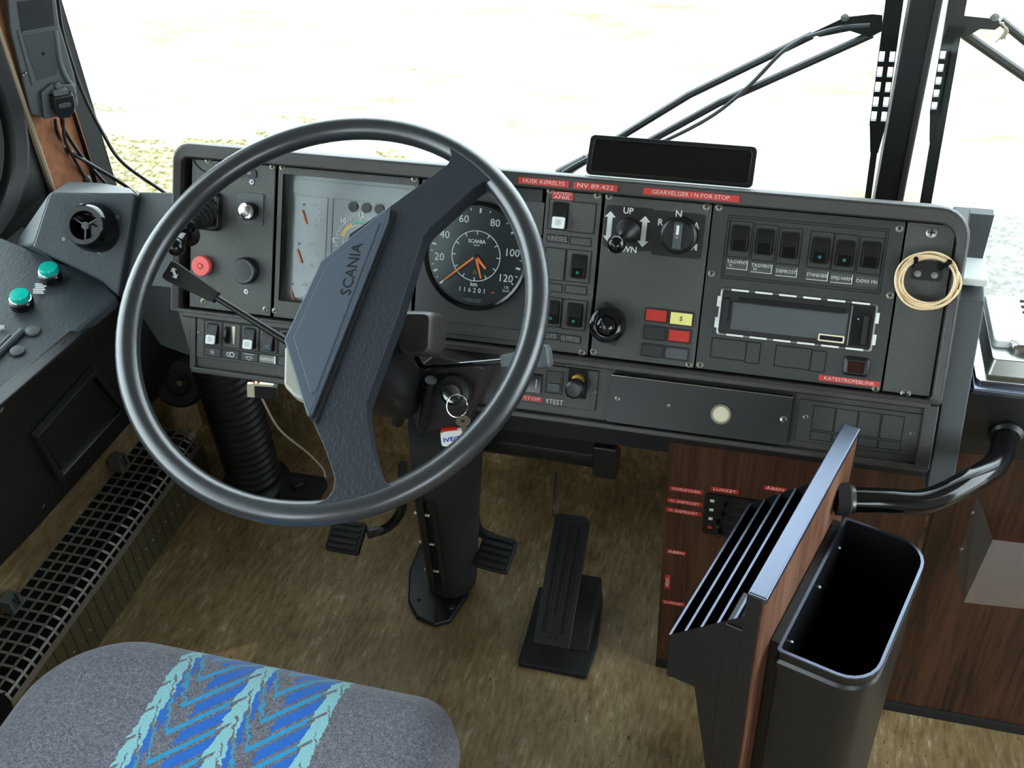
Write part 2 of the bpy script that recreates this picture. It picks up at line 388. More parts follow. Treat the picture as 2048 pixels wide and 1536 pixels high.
# corner fillet between the straight sill and the front edge of the window
m.use('rubber')
cor = [(1.44, az0 - 0.005), (1.44, 1.90), (ay1, 1.90)] + [(ay1 - 0.16 + 0.16 * math.cos(t), az0 + 0.16 - 0.16 * math.sin(t)) for t in np.linspace(0, PI / 2, 10)] + [(ay1 - 0.16, az0 - 0.005)]
m.prism(fx, cor, -0.04, 0.0)
struct(m, 'wall_left')
def wloop(d, r): return rrect(ay0 + d, ay1 - d, az0 + d, az1 - d, r, 8)
m = MB('rubber')
m.ring(fx, [(wloop(-0.012, 0.17), 0.0), (wloop(-0.008, 0.17), 0.014), (wloop(0.006, 0.16), 0.022), (wloop(0.022, 0.15), 0.014), (wloop(0.026, 0.15), -0.002), (wloop(0.026, 0.15), -0.03), (wloop(-0.012, 0.17), -0.03)])
m.ring(fx, [(wloop(0.030, 0.145), -0.004), (wloop(0.036, 0.14), 0.004), (wloop(0.05, 0.13), 0.002), (wloop(0.056, 0.125), -0.008), (wloop(0.056, 0.125), -0.03), (wloop(0.030, 0.145), -0.03)])
wf = m.build('window_2'); wf['kind'] = 'structure'
MB('window_glass').prism(fx, wloop(0.05, 0.13), -0.022, -0.018).build('pane', wf)
# A pillar: plush covered, beige edge
m = MB('plush'); m.loft([[(-1.295, 1.435, z), (-1.25, 1.435, z), (-1.262, 1.575, z), (-1.295, 1.575, z)] for z in (0.5, 2.05)])
m.use('beige_trim').tube([(-1.246, 1.432, 0.60), (-1.246, 1.432, 2.0)], 0.006)
m.use('black_matt').box(WORLD, -1.295, -1.262, 1.575, 1.625, 0.40, 2.05)
struct(m, 'pillar_left')
struct(MB('shell_light').box(WORLD, -1.3, 1.35, -5.0, 1.66, 2.05, 2.10), 'ceiling')
# right side and back, outside the picture: bus body, its windows and the front door sized for the light
m = MB('shell_light')
m.box(WORLD, 1.30, 1.34, -5.0, -0.9, -0.2, 0.8); m.box(WORLD, 1.30, 1.34, -5.0, -0.9, 1.7, 2.05); m.box(WORLD, 1.30, 1.34, -5.0, 1.66, 1.9, 2.05)
m.box(WORLD, 1.30, 1.34, 1.52, 1.66, -0.3, 1.9); m.box(WORLD, 1.30, 1.34, -1.0, 0.55, -0.3, 2.05); m.box(WORLD, 1.30, 1.34, -1, 1.6, -0.3, 0.15)
struct(m, 'wall_right')
m = MB('shell_light'); m.box(WORLD, -1.3, -1.26, -5.0, -1.0, -0.2, 0.65); m.box(WORLD, -1.3, -1.26, -5, -1, 1.9, 2.05); m.box(WORLD, -1.3, 1.34, -5.04, -5.0, -0.2, 2.05)
m.box(WORLD, -1.26, 1.3, -5.0, -1.0, -0.25, -0.2); m.box(WORLD, -1.26, 1.3, -1.02, -1.0, -0.2, -0.05)
struct(m, 'wall_back')
# windscreen, two panes with a rubber centre bar
wn = MB('black_matt').box(WORLD, -1.258, 1.3, YW - 0.002, YW + 0.06, 0.50, 0.53).box(WORLD, -1.3, 1.3, YW, YW + 0.06, 1.95, 2.05).build('window_1'); wn['kind'] = 'structure'
MB('window_glass').box(WORLD, -1.262, 0.13, YW + 0.02, YW + 0.025, 0.53, 1.95).build('pane', wn)
MB('window_glass').box(WORLD, 0.15, 1.3, YW + 0.02, YW + 0.025, 0.53, 1.95).build('pane', wn)
a = hy(1766, 410, YW); b_ = hy(1842, 100, YW)
xb = (a[0] + b_[0]) / 2
m = MB('rubber').box(WORLD, xb - 0.021, xb + 0.021, YW - 0.012, YW + 0.04, 0.50, 1.97)
m.use('dash_frame').box(WORLD, xb + 0.012, xb + 0.021, YW - 0.016, YW - 0.010, 0.50, 1.97)
struct(m, 'trim_1', bev=0.004)

# ------------------------------------------------------------------ dashboard
al = math.radians(27.4)
P0 = (0.0, 1.161, 0.7527)
FD = Fr(P0, (1, 0, 0), (0, math.sin(al), math.cos(al)))
def D(px, py, w=0.0): return FD.loc(px, py, w)
DROOT = thing('dashboard', 'wide dark grey bus dashboard with gauges and rocker switches under the windscreen', 'dashboard', (-0.32, 1.2, 0.5))
UL, UR, VB, VT = -0.840, 0.2035, -0.0835, 0.1535
oin = rrect(UL + 0.013, UR - 0.014, VB + 0.006, VT - 0.021, (0.022, 0.012, 0.006, 0.006), 6)
oo = rrect(UL, UR, VB, VT, (0.036, 0.026, 0.004, 0.006), 6)
oo2 = rrect(UL + 0.003, UR - 0.003, VB + 0.001, VT - 0.003, (0.034, 0.024, 0.004, 0.006), 6)
m = MB('dash_frame')
m.ring(FD, [(oo, -0.10), (oo, 0.006), (oo2, 0.012), (oin, 0.009), (oin, -0.006), (oin, -0.10)])
# lower console body
low = [(UL + 0.006, VB + 0.004), (UL + 0.034, -0.165), (0.198, -0.165), (0.2005, VB + 0.004)]
m.prism(FD, low, -0.09, 0.001)
m.box(FD, UL + 0.02, 0.19, VB - 0.006, VB + 0.006, 0, 0.0105)
m.box(FD, UL + 0.034, 0.198, -0.169, -0.160, -0.06, 0.009)
m.box(FD, 0.183, 0.2, -0.165, VB, 0, 0.010)
m.box(FD, UL + 0.030, UL + 0.040, -0.165, VB, -0.02, 0.006)
frame = m.build('frame', DROOT, bev=0.0025)
MB('dark_void').prism(FD, oin, -0.062, -0.055).build('backing', DROOT)

def screw(mb, u, v, w, r=0.0045, m_='screw'):
    mb.use(m_).lathe(FD.at(u, v, w), [(r, 0), (r, 0.0006), (r * 0.7, 0.0013), (0, 0.0014)], 12)
    a_ = random.random() * PI
    mb.use('dark_void'); f_ = FD.at(u, v, w + 0.0013, a_)
    mb.box(f_, -r * 0.6, r * 0.6, -r * 0.12, r * 0.12, 0, 0.0004).box(f_, -r * 0.12, r * 0.12, -r * 0.6, r * 0.6, 0, 0.0004)
def add_screws(parent, lst, w=0.0, r=0.0045, fr=None):
    for px, py in lst:
        u, v = D(px, py); sm = MB(); screw(sm, u, v, w, r); sm.build('screw', parent)
VPT, VPB = VT - 0.022, VB + 0.008
def uof(px, py): return D(px, py)[0]
def plate(name, pxl, pxr, mt, top=None, bot=None, w=0.0):
    u0, u1 = uof(*pxl), uof(*pxr)
    return MB(mt).box(FD, u0, u1, bot if bot is not None else VPB, top if top is not None else VPT, w - 0.004, w).build(name, DROOT, bev=0.0008)
def rectpx(mb, tl, br, z0, z1, r=0.0, fr=None):
    f = fr or FD; u0, v1 = f.loc(*tl); u1, v0 = f.loc(*br)
    if r: mb.prism(f, rrect(u0, u1, v0, v1, r, 3), z0, z1)
    else: mb.box(f, u0, u1, v0, v1, z0, z1)
    return u0, u1, v0, v1
def groove(mb, u0, u1, v0, v1, w=0.0, g=0.0009, m_='dark_void', hgt=0.0004):
    mb.use(m_)
    mb.box(FD, u0, u1, v0 - g / 2, v0 + g / 2, w, w + hgt); mb.box(FD, u0, u1, v1 - g / 2, v1 + g / 2, w, w + hgt)
    mb.box(FD, u0 - g / 2, u0 + g / 2, v0, v1, w, w + hgt); mb.box(FD, u1 - g / 2, u1 + g / 2, v0, v1, w, w + hgt)
def rocker(parent, cu, cv, wd=0.0165, ht=0.031, w=0.0, style='dot', name='rocker_switch'):
    f = FD.at(cu, cv, w); h2, w2 = ht / 2, wd / 2
    mb = MB('dark_void'); mb.prism(f, rrect(-w2 - 0.0018, w2 + 0.0018, -h2 - 0.0018, h2 + 0.0018, 0.003, 3), 0, 0.0006)
    body = 'black_gloss' if style != 'flat' else 'black_plastic'
    # two facets: lower half stands proud
    mb.use('black_plastic')
    def L(x): return [f.p(x, -h2, 0.0006), f.p(x, -h2 + 0.001, 0.0062), f.p(x, -h2 * 0.1, 0.0050), f.p(x, h2 - 0.001, 0.0014 if style != 'up' else 0.006), f.p(x, h2, 0.0006)]
    mb.loft([L(-w2), L(w2)])
    mb.use('black_gloss')
    fl = Fr(f.p(0, -h2 * 0.55, 0.0057), f.X, f.p(0, -h2 * 0.1, 0.0050) - f.p(0, -h2 + 0.001, 0.0062))
    mb.prism(fl, rrect(-w2 + 0.001, w2 - 0.001, -h2 * 0.42, h2 * 0.42, 0.0012, 2), 0, 0.0006)
    if style == 'dot': mb.use('teal_dot').prism(fl, circ(0.0022, 10), 0.0006, 0.001)
    if style == 'white':
        mb.use('white').prism(fl, rrect(-w2 + 0.0005, w2 - 0.0005, -h2 * 0.50, h2 * 0.45, 0.002, 3), 0.0004, 0.0034)
        mb.use('grey_print')
        for k in range(5): mb.box(fl, -0.0035, 0.0035, -0.003 + k * 0.0014, -0.0026 + k * 0.0014, 0.0034, 0.0037)
    return mb.build(name, parent, bev=0.0006)

# --- left control panel
p1 = plate('control_panel', (384, 330), (551, 335), 'dash_plastic')
add_screws(p1, [(416, 321), (545, 333), (407, 603), (531, 619)])
for q in ((504, 364), (493, 583)):
    u, v = D(*q); mb = MB('steel'); mb.lathe(FD.at(u, v), [(0.0036, 0), (0.0036, 0.001), (0, 0.0014)], 14); mb.use('blue_print').prism(FD.at(u, v, 0.0014), circ(0.0014, 8), 0, 0.0004); lab(mb.build('indicator_lamp', p1), 'small pale round indicator lamp')
# top half-round bracket + slot
u, v = D(425, 310); mb = MB('black_plastic')
arc = [FD.p(u + 0.033 * math.cos(t), VPT + 0.012 + 0.03 * math.sin(t), 0.0006) for t in np.linspace(PI * 1.1, PI * 1.75, 12)]
mb.tube(arc, 0.0009, 6).build('curved_groove', p1)
mb = MB('black_gloss'); rectpx(mb, (470, 336), (513, 357), 0, 0.002, 0.004); mb.use('grey_print').box(FD.at(*D(500, 346)), -0.003, 0.002, -0.002, 0.003, 0.002, 0.0024); mb.build('slot_switch', p1)
# joystick with bellows and ball knob
ju, jv = D(428, 425)
mb = MB('black_plastic'); mb.prism(FD, rrect(ju - 0.026, ju + 0.013, jv - 0.026, jv + 0.029, 0.008, 4), 0, 0.010, 0.9)
mb.build('joystick_base', p1, bev=0.002)
jb = FD.p(ju - 0.012, jv, 0.010)
_b = ray(352, 493); ball = CAM + _b * (np.linalg.norm(jb - CAM) - 0.075)
ax = nz(ball - jb); Lj = np.linalg.norm(ball - jb); fj = zfr(jb, ax)
prof = [(0.024, 0)]
for k in range(5):
    r = 0.023 - k * 0.0032; z = k * Lj * 0.075; prof += [(r, z + 0.001), (r, z + 0.004), (r - 0.004, z + 0.0052)]
prof += [(0.007, Lj * 0.42), (0.0065, Lj * 0.5)]
mb = MB('rubber').lathe(fj, prof, 24)
mb.use('black_gloss').lathe(fj, [(0.006, Lj * 0.45), (0.0065, Lj * 0.6), (0.019, Lj * 0.61), (0.0195, Lj * 0.64), (0.009, Lj * 0.66), (0.0075, Lj * 0.95)], 24)
mb.sphere(ball, 0.0125)
lab(mb.build('joystick', p1), 'black joystick with rubber bellows, disc collar and ball knob')
# push-button on its plate
mb = MB('mid_grey'); u0, u1, v0, v1 = rectpx(mb, (477, 384), (526, 451), 0, 0.0018, 0.002)
cu, cv = D(502, 422); mb.use('grey_print').text(FD, 'KL UP.DOWN', (u0 + u1) / 2, v1 - 0.006, 0.0042, 0.002)
mb.use('black_gloss').lathe(FD.at(cu, cv, 0.0018), [(0.0125, 0), (0.0125, 0.012), (0.0105, 0.0135)], 20)
mb.use('chrome').lathe(FD.at(cu, cv, 0.0145), [(0.0108, -0.001), (0.0112, 0.001), (0.009, 0.002)], 20).use('steel').lathe(FD.at(cu, cv, 0.0155), [(0.009, 0), (0.006, 0.0018), (0, 0.0026)], 20)
lab(mb.build('push_button', p1), 'black push button with shiny domed cap on a small plate')
cu, cv = D(408, 531); mb = MB('red_knob'); mb.lathe(FD.at(cu, cv), [(0.013, 0), (0.014, 0.003), (0.0145, 0.008), (0.0135, 0.0105), (0.0045, 0.0105), (0.004, 0.0085), (0, 0.0085)], 32); mb.lathe(FD.at(cu, cv, 0.008), [(0.003, 0), (0.003, 0.003), (0, 0.0035)], 12)
lab(mb.build('round_knob', p1), 'red round knob')
cu, cv = D(494, 541); mb = MB('black_plastic'); mb.lathe(FD.at(cu, cv), [(0.0185, 0), (0.0185, 0.010), (0.0170, 0.0125), (0.0150, 0.0128)], 36).use('mid_grey').lathe(FD.at(cu, cv, 0.0115), [(0.0162, 0), (0.0155, 0.0016), (0.012, 0.0010), (0, 0.0012)], 36)
lab(mb.build('round_knob', p1), 'dark round knob with a flattened grey face')

# --- gauge cluster: recessed window
cu0, cu1 = uof(557, 340), uof(838, 350)
gv0, gv1 = VPB, VPT
wu0, wv1 = D(566, 348); wv0 = D(552, 600)[1]; wu1 = uof(830, 365)
p2 = None
mb = MB('dash_plastic')
mb.ring(FD, [(rrect(cu0, cu1, gv0, gv1, 0.001, 2), -0.004), (rrect(cu0, cu1, gv0, gv1, 0.001, 2), 0.0), (rrect(wu0, wu1, wv0, wv1, 0.001, 2), 0.0), (rrect(wu0, wu1, wv0, wv1, 0.001, 2), -0.004)])
p2 = mb.build('gauge_panel', DROOT, bev=0.0006)
add_screws(p2, [(565, 335), (829, 358), (550, 622)])
mb = MB('board_grey')
mb.prism(FD, rrect(wu0, wu1, wv0, wv1, 0.001, 2), -0.024, -0.020)
mb.use('black_plastic').ring(FD, [(rrect(wu0 - 0.001, wu1 + 0.001, wv0 - 0.001, wv1 + 0.001, 0.001, 2), -0.022), (rrect(wu0 - 0.001, wu1 + 0.001, wv0 - 0.001, wv1 + 0.001, 0.001, 2), -0.001), (rrect(wu0, wu1, wv0, wv1, 0.001, 2), -0.001), (rrect(wu0, wu1, wv0, wv1, 0.001, 2), -0.022)])
mb.build('gauge_housing', p2)
FG = FD.at(0, 0, -0.018)
def G(px, py): return FG.loc(px, py)
def ticks(mb, fr, cu, cv, r0, r1, a0, a1, n, wd, z=0.0005, long_every=0, r0l=None):
    for k in range(n):
        t = math.radians(a0 + (a1 - a0) * k / (n - 1)); f_ = fr.at(cu, cv, z, t)
        rr = r0l if (long_every and k % long_every == 0 and r0l) else r0
        mb.box(f_, rr, r1, -wd / 2, wd / 2, 0, 0.0003)
def arcband(mb, fr, cu, cv, r0, r1, a0, a1, z=0.0004, n=20):
    P = []
    ts = [math.radians(a0 + (a1 - a0) * k / n) for k in range(n + 1)]
    loops = [[fr.p(cu + r * math.cos(t), cv + r * math.sin(t), zz) for r, zz in ((r0, z), (r1, z), (r1, z + 0.0003), (r0, z + 0.0003))] for t in ts]
    mb.loft(loops)
# board with separate bezels
mb = MB('board_black'); u0, u1 = G(640, 400)[0], G(850, 400)[0]
mb.box(FG, wu0 + 0.012, wu1, wv0 + 0.004, wv1 - 0.028, -0.002, 0.0004)
mb.use('board_grey'); mb.box(FG, wu0 + 0.008, wu1, wv1 - 0.024, wv1 - 0.006, 0, 0.001)
tu, tv = G(720, 487)
mb.use('mid_grey').box(FG, tu - 0.042, tu - 0.0412, wv0, wv1 - 0.028, 0.0004, 0.0012).box(FG, tu - 0.050, tu - 0.0492, wv0, wv1 - 0.028, 0.0004, 0.0012)
for k in range(3): mb.use('black_plastic').prism(FG, circ(0.007, 12, tu - 0.012 + k * 0.019, wv1 - 0.036), 0, 0.003)
mb.build('dial_board', p2)
mb = MB('white')
ticks(mb, FG, tu, tv, 0.0335, 0.037, 215, -35, 31, 0.0007, 0.0006, 5, 0.031)
for t_, a_ in (('5', 180), ('10', 132), ('15', 90), ('20', 48), ('25', 5)):
    mb.text(FG, t_, tu + 0.0385 * math.cos(math.radians(a_)) * 1.0, tv + 0.0385 * math.sin(math.radians(a_)) + 0.0, 0.0068, 0.0014, bold=True)
arcband(mb.use('gauge_yellow'), FG, tu, tv, 0.0255, 0.0295, 165, 118); arcband(mb.use('gauge_green'), FG, tu, tv, 0.0265, 0.0295, 116, 50)
arcband(mb.use('white_print'), FG, tu, tv, 0.0245, 0.0252, 190, -10)
mb.use('white_print').text(FG, 'SCANIA', tu + 0.004, tv + 0.012, 0.0035, 0.0008)
lab(mb.build('tachometer_scale', p2), 'rev counter scale 5 to 25 with green and yellow arc')
for k, (q, nums) in enumerate((((632, 432), ('12', '8', '4', '0')), ((622, 510), ('120', '80', '40')), ((608, 590), ('1/1', '1/2', '0')))):
    gu, gv = G(*q); mb = MB('white')
    ticks(mb, FG, gu - 0.012, gv, 0.012, 0.0145, 55, -50, 6, 0.0005, 0.0006)
    for j, s_ in enumerate(nums): 
        a_ = math.radians(50 - j * 100 / (len(nums) - 1)); mb.text(FG, s_, gu - 0.012 + 0.0185 * math.cos(a_), gv + 0.0185 * math.sin(a_), 0.0042, 0.0012)
    nf = FG.at(gu - 0.020, gv + 0.006, 0.002, math.radians(-68)); mb.use('orange').box(nf, 0, 0.020, -0.0010, 0.0010, 0, 0.0005)
    mb.use('grey_print').box(FG.at(gu - 0.018, gv + 0.014, 0.0005), -0.002, 0.002, -0.0015, 0.0015, 0, 0.0003)
    mb.build('small_gauge', p2)
# curved clear shield, bowed outwards in the middle
mb = MB('shield_glass'); N_ = 14; loops = []
for k in range(N_ + 1):
    t = k / N_; v_ = wv0 + 0.0005 + (wv1 - wv0 - 0.001) * t; wv_ = -0.002 - 0.008 * math.sin(PI * t)
    loops.append([FD.p(wu0 + 0.0005, v_, wv_), FD.p(wu1 - 0.0005, v_, wv_)])
mb.loft(loops, cap=False, closed=False).build('clear_shield', p2)

# --- speedometer panel
p3 = plate('speedometer_panel', (845, 350), (1086, 375), 'panel_smooth', w=-0.001)
mb = MB('black_plastic'); u0, v1 = D(870, 640); u1, v0 = D(1062, 700)
mb.box(FD, uof(862, 640), uof(1062, 665), v1 - 0.016, v1 - 0.0155, -0.001, 0.0002).use('dash_frame').box(FD, uof(862, 640), uof(1062, 665), v1 - 0.0005, v1, -0.001, 0.0004); mb.build('ledge_line', p3)
mb = MB('dash_plastic'); rectpx(mb, (1052, 402), (1084, 470), -0.001, 0.0004); mb.build('blank_plate', p3)
su, sv = D(952, 512); SR = 0.072
mb = MB('black_gloss'); fs_ = FD.at(su, sv)
mb.ring(fs_, [(circ(SR, 48), -0.001), (circ(SR, 48), 0.0035), (circ(SR - 0.002, 48), 0.0065), (circ(SR - 0.0055, 48), 0.005), (circ(SR - 0.0065, 48), -0.001)])
lab(mb.build('speedometer_bezel', p3), 'glossy black speedometer ring')
mb = MB('gauge_black').prism(fs_, circ(SR - 0.006, 48), -0.0008, 0.0004)
mb.use('white_print')
A0 = 221; SPD = {0: 221, 20: 187, 40: 152, 60: 113, 80: 63, 100: 10, 120: -31}
def sang(s_): 
    ks = sorted(SPD); 
    return np.interp(s_, ks, [SPD[k] for k in ks])
for s_ in range(0, 126, 5):
    if s_ % 20 == 0 and s_ > 0: continue
    big = s_ % 10 == 0
    f_ = fs_.at(0, 0, 0.0004, math.radians(sang(s_))); wd = 0.0013 if big else 0.0006
    mb.box(f_, SR - (0.0155 if big else 0.0125), SR - 0.0095, -wd, wd, 0, 0.0004)
for s_ in (20, 40, 60, 80, 100, 120):
    a_ = math.radians(sang(s_)); r_ = 0.0505 if s_ < 100 else 0.0495; mb.text(fs_, str(s_), r_ * math.cos(a_), r_ * math.sin(a_), 0.0100, 0.0008)
arcband(mb, fs_, 0, 0, 0.0325, 0.0335, 0, 360, n=48)
ticks(mb, fs_, 0, 0, 0.028, 0.033, 90, 420, 12, 0.0012, 0.0004)
mb.text(fs_, 'SCANIA', 0, 0.019, 0.0048, 0.0008, bold=True); mb.text(fs_, 'km', 0, -0.0375, 0.0055, 0.0008, bold=True)
mb.text(fs_, '1 1 6 2 0 1', -0.002, -0.0455, 0.0062, 0.0008); mb.text(fs_, '125', 0.0445, -0.037, 0.0035, 0.0008); mb.text(fs_, 'km/h', 0.0445, -0.0415, 0.0035, 0.0008)
mb.text(fs_, 'quartz', 0, 0.0145, 0.0024, 0.0008)
mb.use('grey_print').box(fs_, -0.014, 0.000, -0.0580, -0.0574, 0.0004, 0.0008).box(fs_, 0.002, 0.012, -0.0580, -0.0574, 0.0004, 0.0008).box(fs_, -0.010, 0.010, -0.0605, -0.0600, 0.0004, 0.0008)
tri = [(-0.003, -0.0235), (0.003, -0.0235), (0, -0.0185)]; mb.ring(fs_, [(tri, 0.0004), (tri, 0.0008), ([(x * 0.6, -0.0215 + (y + 0.0215) * 0.6) for x, y in tri], 0.0008), ([(x * 0.6, -0.0215 + (y + 0.0215) * 0.6) for x, y in tri], 0.0004)])
mb.use('red_lens').box(fs_, 0.0245, 0.0285, -0.047, -0.045, 0.0004, 0.0008)
lab(mb.build('speedometer_dial', p3), 'black speedometer dial with white figures 20 to 120')
def needle(mb, ang, L0, L1, wd, z):
    f_ = fs_.at(0, 0, z, math.radians(ang)); mb.use('orange').prism(f_, [(L0, -wd), (L1, -wd * 0.6), (L1, wd * 0.6), (L0, wd)], 0, 0.0007)
for a_, L_, wd, nm in ((-139, 0.056, 0.0014, 'needle'), (-46, 0.0215, 0.0022, 'hour_hand'), (-72, 0.0300, 0.0017, 'minute_hand')):
    mb = MB(); needle(mb, a_, -0.002, L_, wd, 0.0022 if nm == 'needle' else 0.0015)
    if nm == 'needle': mb.use('black_plastic').lathe(fs_.at(0, 0, 0.0028), [(0.0032, 0), (0.0028, 0.0015), (0, 0.0018)], 14)
    lab(mb.build(nm, p3), 'orange ' + nm.replace('_', ' '))
MB('gauge_glass').lathe(fs_, [(SR - 0.0068, 0.0045), (SR - 0.02, 0.0062), (0.02, 0.0068), (0.0, 0.0069)], 36).build('speedometer_glass', p3)

# --- centre switch column
p4 = plate('switch_panel', (1094, 380), (1205, 390), 'dash_plastic', w=0.0005)
add_screws(p4, [(1101, 381), (1195, 391), (1164, 705)], 0.0005)
def tape(parent, tl, br, txt, fr=FD, size=None, w=0.0, two=None, name='label_tape'):
    u0, v1 = fr.loc(*tl); u1, v0 = fr.loc(*br)
    return tape_uv(parent, fr, u0, u1, v0, v1, txt, size, w, two, name)
def tape_uv(parent, fr, u0, u1, v0, v1, txt, size=None, w=0.0, two=None, name='label_tape', rot=0.0):
    mb = MB('tape_red').box(fr, u0, u1, v0, v1, w, w + 0.0005); mb.use('tape_letter')
    h_ = (v1 - v0)
    if rot:
        mb.text(fr, txt, (u0 + u1) / 2, (v0 + v1) / 2, size, w + 0.0008, rot=rot)
        return lab(mb.build(name, parent), 'red embossed label tape reading ' + txt)
    lines = two or [txt]
    for k, t in enumerate(lines):
        sz = size or h_ * 0.62 / len(lines); vv, _ = text_mesh(t); wt = (max(a[0] for a in vv) - min(a[0] for a in vv)) * sz * 1.4
        sx = min(1.6, (u1 - u0) * 0.82 / wt)
        mb.text(fr, t, (u0 + u1) / 2, v1 - h_ * (k + 0.5) / len(lines), sz, w + 0.0008, sx=sx)
    return lab(mb.build(name, parent), 'red embossed label tape reading ' + (txt or ' '.join(two)))
_a = D(1106, 378); _b2 = D(1147, 396); tape_uv(p4, FD, _a[0], _b2[0], D(1120, 399)[1], VPT - 0.0005, '', size=0.0042, two=['HOVED', 'AFBR.'], w=0.0012)
def cellpx(parent, tl, br, name='blank_plate', w=0.0005, txt=None, m_='dash_plastic', ts=0.0055, hh=0.0008):
    u0, v1 = D(*tl); u1, v0 = D(*br); mb = MB(m_)
    groove(mb, u0, u1, v0, v1, w); mb.use(m_).box(FD, u0 + 0.0008, u1 - 0.0008, v0 + 0.0008, v1 - 0.0008, w, w + hh)
    if txt:
        mb.use('grey_print').text(FD, txt, (u0 + u1) / 2, (v0 + v1) / 2, ts, w + hh + 0.0004)
    mb.build(name, parent); return (u0 + u1) / 2, (v0 + v1) / 2
c_ = cellpx(p4, (1100, 397), (1142, 462)); rocker(p4, c_[0], c_[1] - 0.001, 0.0175, 0.031, 0.0014, 'white')
cellpx(p4, (1145, 403), (1188, 468))
cellpx(p4, (1095, 468), (1135, 487), txt='VARSEL', ts=0.006); cellpx(p4, (1141, 473), (1182, 493))
cellpx(p4, (1092, 494), (1127, 562)); c_ = cellpx(p4, (1135, 498), (1178, 567)); rocker(p4, c_[0] + 0.001, c_[1], 0.0175, 0.028, 0.0014, 'dot')
cellpx(p4, (1090, 565), (1124, 585)); cellpx(p4, (1131, 569), (1173, 590))
c_ = cellpx(p4, (1085, 592), (1120, 655)); rocker(p4, c_[0] + 0.0015, c_[1], 0.0165, 0.028, 0.0014, 'dot')
c_ = cellpx(p4, (1127, 597), (1170, 662)); rocker(p4, c_[0] + 0.001, c_[1], 0.0175, 0.028, 0.0014, 'dot')
cellpx(p4, (1085, 663), (1116, 680), txt='LLYS', m_='mid_grey', ts=0.0055); cellpx(p4, (1121, 668), (1161, 687), txt='FJ.PROJ.', m_='mid_grey', ts=0.0055)

# --- gear selector panel
p5 = plate('gear_panel', (1212, 385), (1425, 407), 'dash_plastic', w=0.001)
add_screws(p5, [(1218, 393), (1413, 414), (1187, 703), (1378, 729)], 0.001)
# up/down knob plate
mb = MB('black_plastic'); u0, u1, v0, v1 = rectpx(mb, (1214, 409), (1301, 503), 0.001, 0.0016, 0.004)
mb.use('white_print')
def arrow(mb, f_, L, wd, hd):
    mb.prism(f_, [(-wd, -L + hd), (wd, -L + hd), (wd, L - hd), (hd * 0.95, L - hd), (0, L), (-hd * 0.95, L - hd), (-wd, L - hd)], 0, 0.0003)
    mb.prism(f_, [(-hd * 0.95, -L + hd), (0, -L), (hd * 0.95, -L + hd)], 0, 0.0003)
for q in ((1219, 453), (1288, 463)):
    a_ = D(*q); arrow(mb, FD.at(a_[0], a_[1], 0.0016), 0.0195, 0.0032, 0.0075)
a_ = D(1257, 422); mb.text(FD, 'UP', a_[0], a_[1], 0.0078, 0.0018, bold=True); a_ = D(1247, 499); mb.text(FD, 'DOWN', a_[0] - 0.001, a_[1] + 0.0005, 0.0078, 0.0018, bold=True)
lab(mb.build('legend_plate', p5), 'black plate reading UP and DOWN with white arrows')
ku, kv = D(1257, 462); kb = FD.p(ku, kv, 0.0016); bl_ = CAM + ray(1233, 488) * (np.linalg.norm(kb - CAM) - 0.043)
fk = zfr(kb, nz(bl_ - kb)); Lk = np.linalg.norm(bl_ - kb)
prof = [(0.0165, 0), (0.0165, 0.002)]
for k in range(6): prof += [(0.0155 - k * 0.0010, 0.003 + k * 0.0026), (0.0143 - k * 0.0010, 0.0048 + k * 0.0026)]
prof += [(0.007, 0.021), (0.004, 0.023), (0.004, Lk)]
mb = MB('rubber').lathe(fk, prof, 24); mb.use('black_gloss').cyl(fk.p(0, 0, 0.018), bl_, 0.004, 0.006, 12).sphere(bl_, 0.0118, 24)
lab(mb.build('toggle_lever', p5), 'glossy black ball lever with ribbed rubber boot')
mb = MB('black_plastic'); rectpx(mb, (1311, 420), (1402, 519), 0.001, 0.0016, 0.004); mb.use('white_print')
for t, q in (('N', (1358, 428)), ('R', (1321, 445)), ('A', (1393, 452)), ('M', (1388, 495))):
    a_ = D(*q); mb.text(FD, t, a_[0], a_[1], 0.0082, 0.0018, bold=True)
lab(mb.build('legend_plate', p5), 'black plate with the letters R N A M')
gu, gv = D(1358, 471); fg = FD.at(gu, gv, 0.0016)
mb = MB('black_plastic').lathe(fg, [(0.0225, 0), (0.0235, 0.003), (0.0225, 0.006), (0.0195, 0.008), (0.0190, 0.015), (0.0180, 0.0165), (0, 0.0165)], 36)
mb.use('mid_grey').prism(fg, [(-0.0055, -0.0175), (0.0055, -0.0175), (0.0055, 0.017), (-0.0055, 0.017)], 0.0165, 0.0225, 0.86)
mb.use('white').box(fg, -0.0017, 0.0017, 0.002, 0.0135, 0.0222, 0.0229); mb.use('screw').lathe(fg.at(0, -0.001, 0.0222), [(0.0026, 0), (0.0022, 0.0008), (0, 0.0009)], 12)
lab(mb.build('selector_dial', p5, bev=0.0006), 'black rotary gear selector with white pointer')
# round two-stage knob
hu, hv = D(1221, 645); fh = FD.at(hu, hv, 0.001)
mb = MB('rubber'); mb.lathe(fh, [(0.021, 0), (0.0205, 0.010), (0.017, 0.014), (0.0175, 0.018)], 28); mb.box(fh.at(0, 0, 0, 2.1), 0.018, 0.027, -0.006, 0.006, 0, 0.007); mb.box(fh, 0.004, 0.010, -0.029, -0.018, 0, 0.005)
mb.use('black_gloss').lathe(fh, [(0.020, 0.016), (0.0228, 0.019), (0.0238, 0.024), (0.022, 0.029), (0.0155, 0.033), (0.0135, 0.033), (0.0125, 0.030), (0.0122, 0.030), (0.0115, 0.034), (0.008, 0.0365), (0, 0.0372)], 36)
lab(mb.build('round_knob', p5), 'large glossy black mushroom knob')
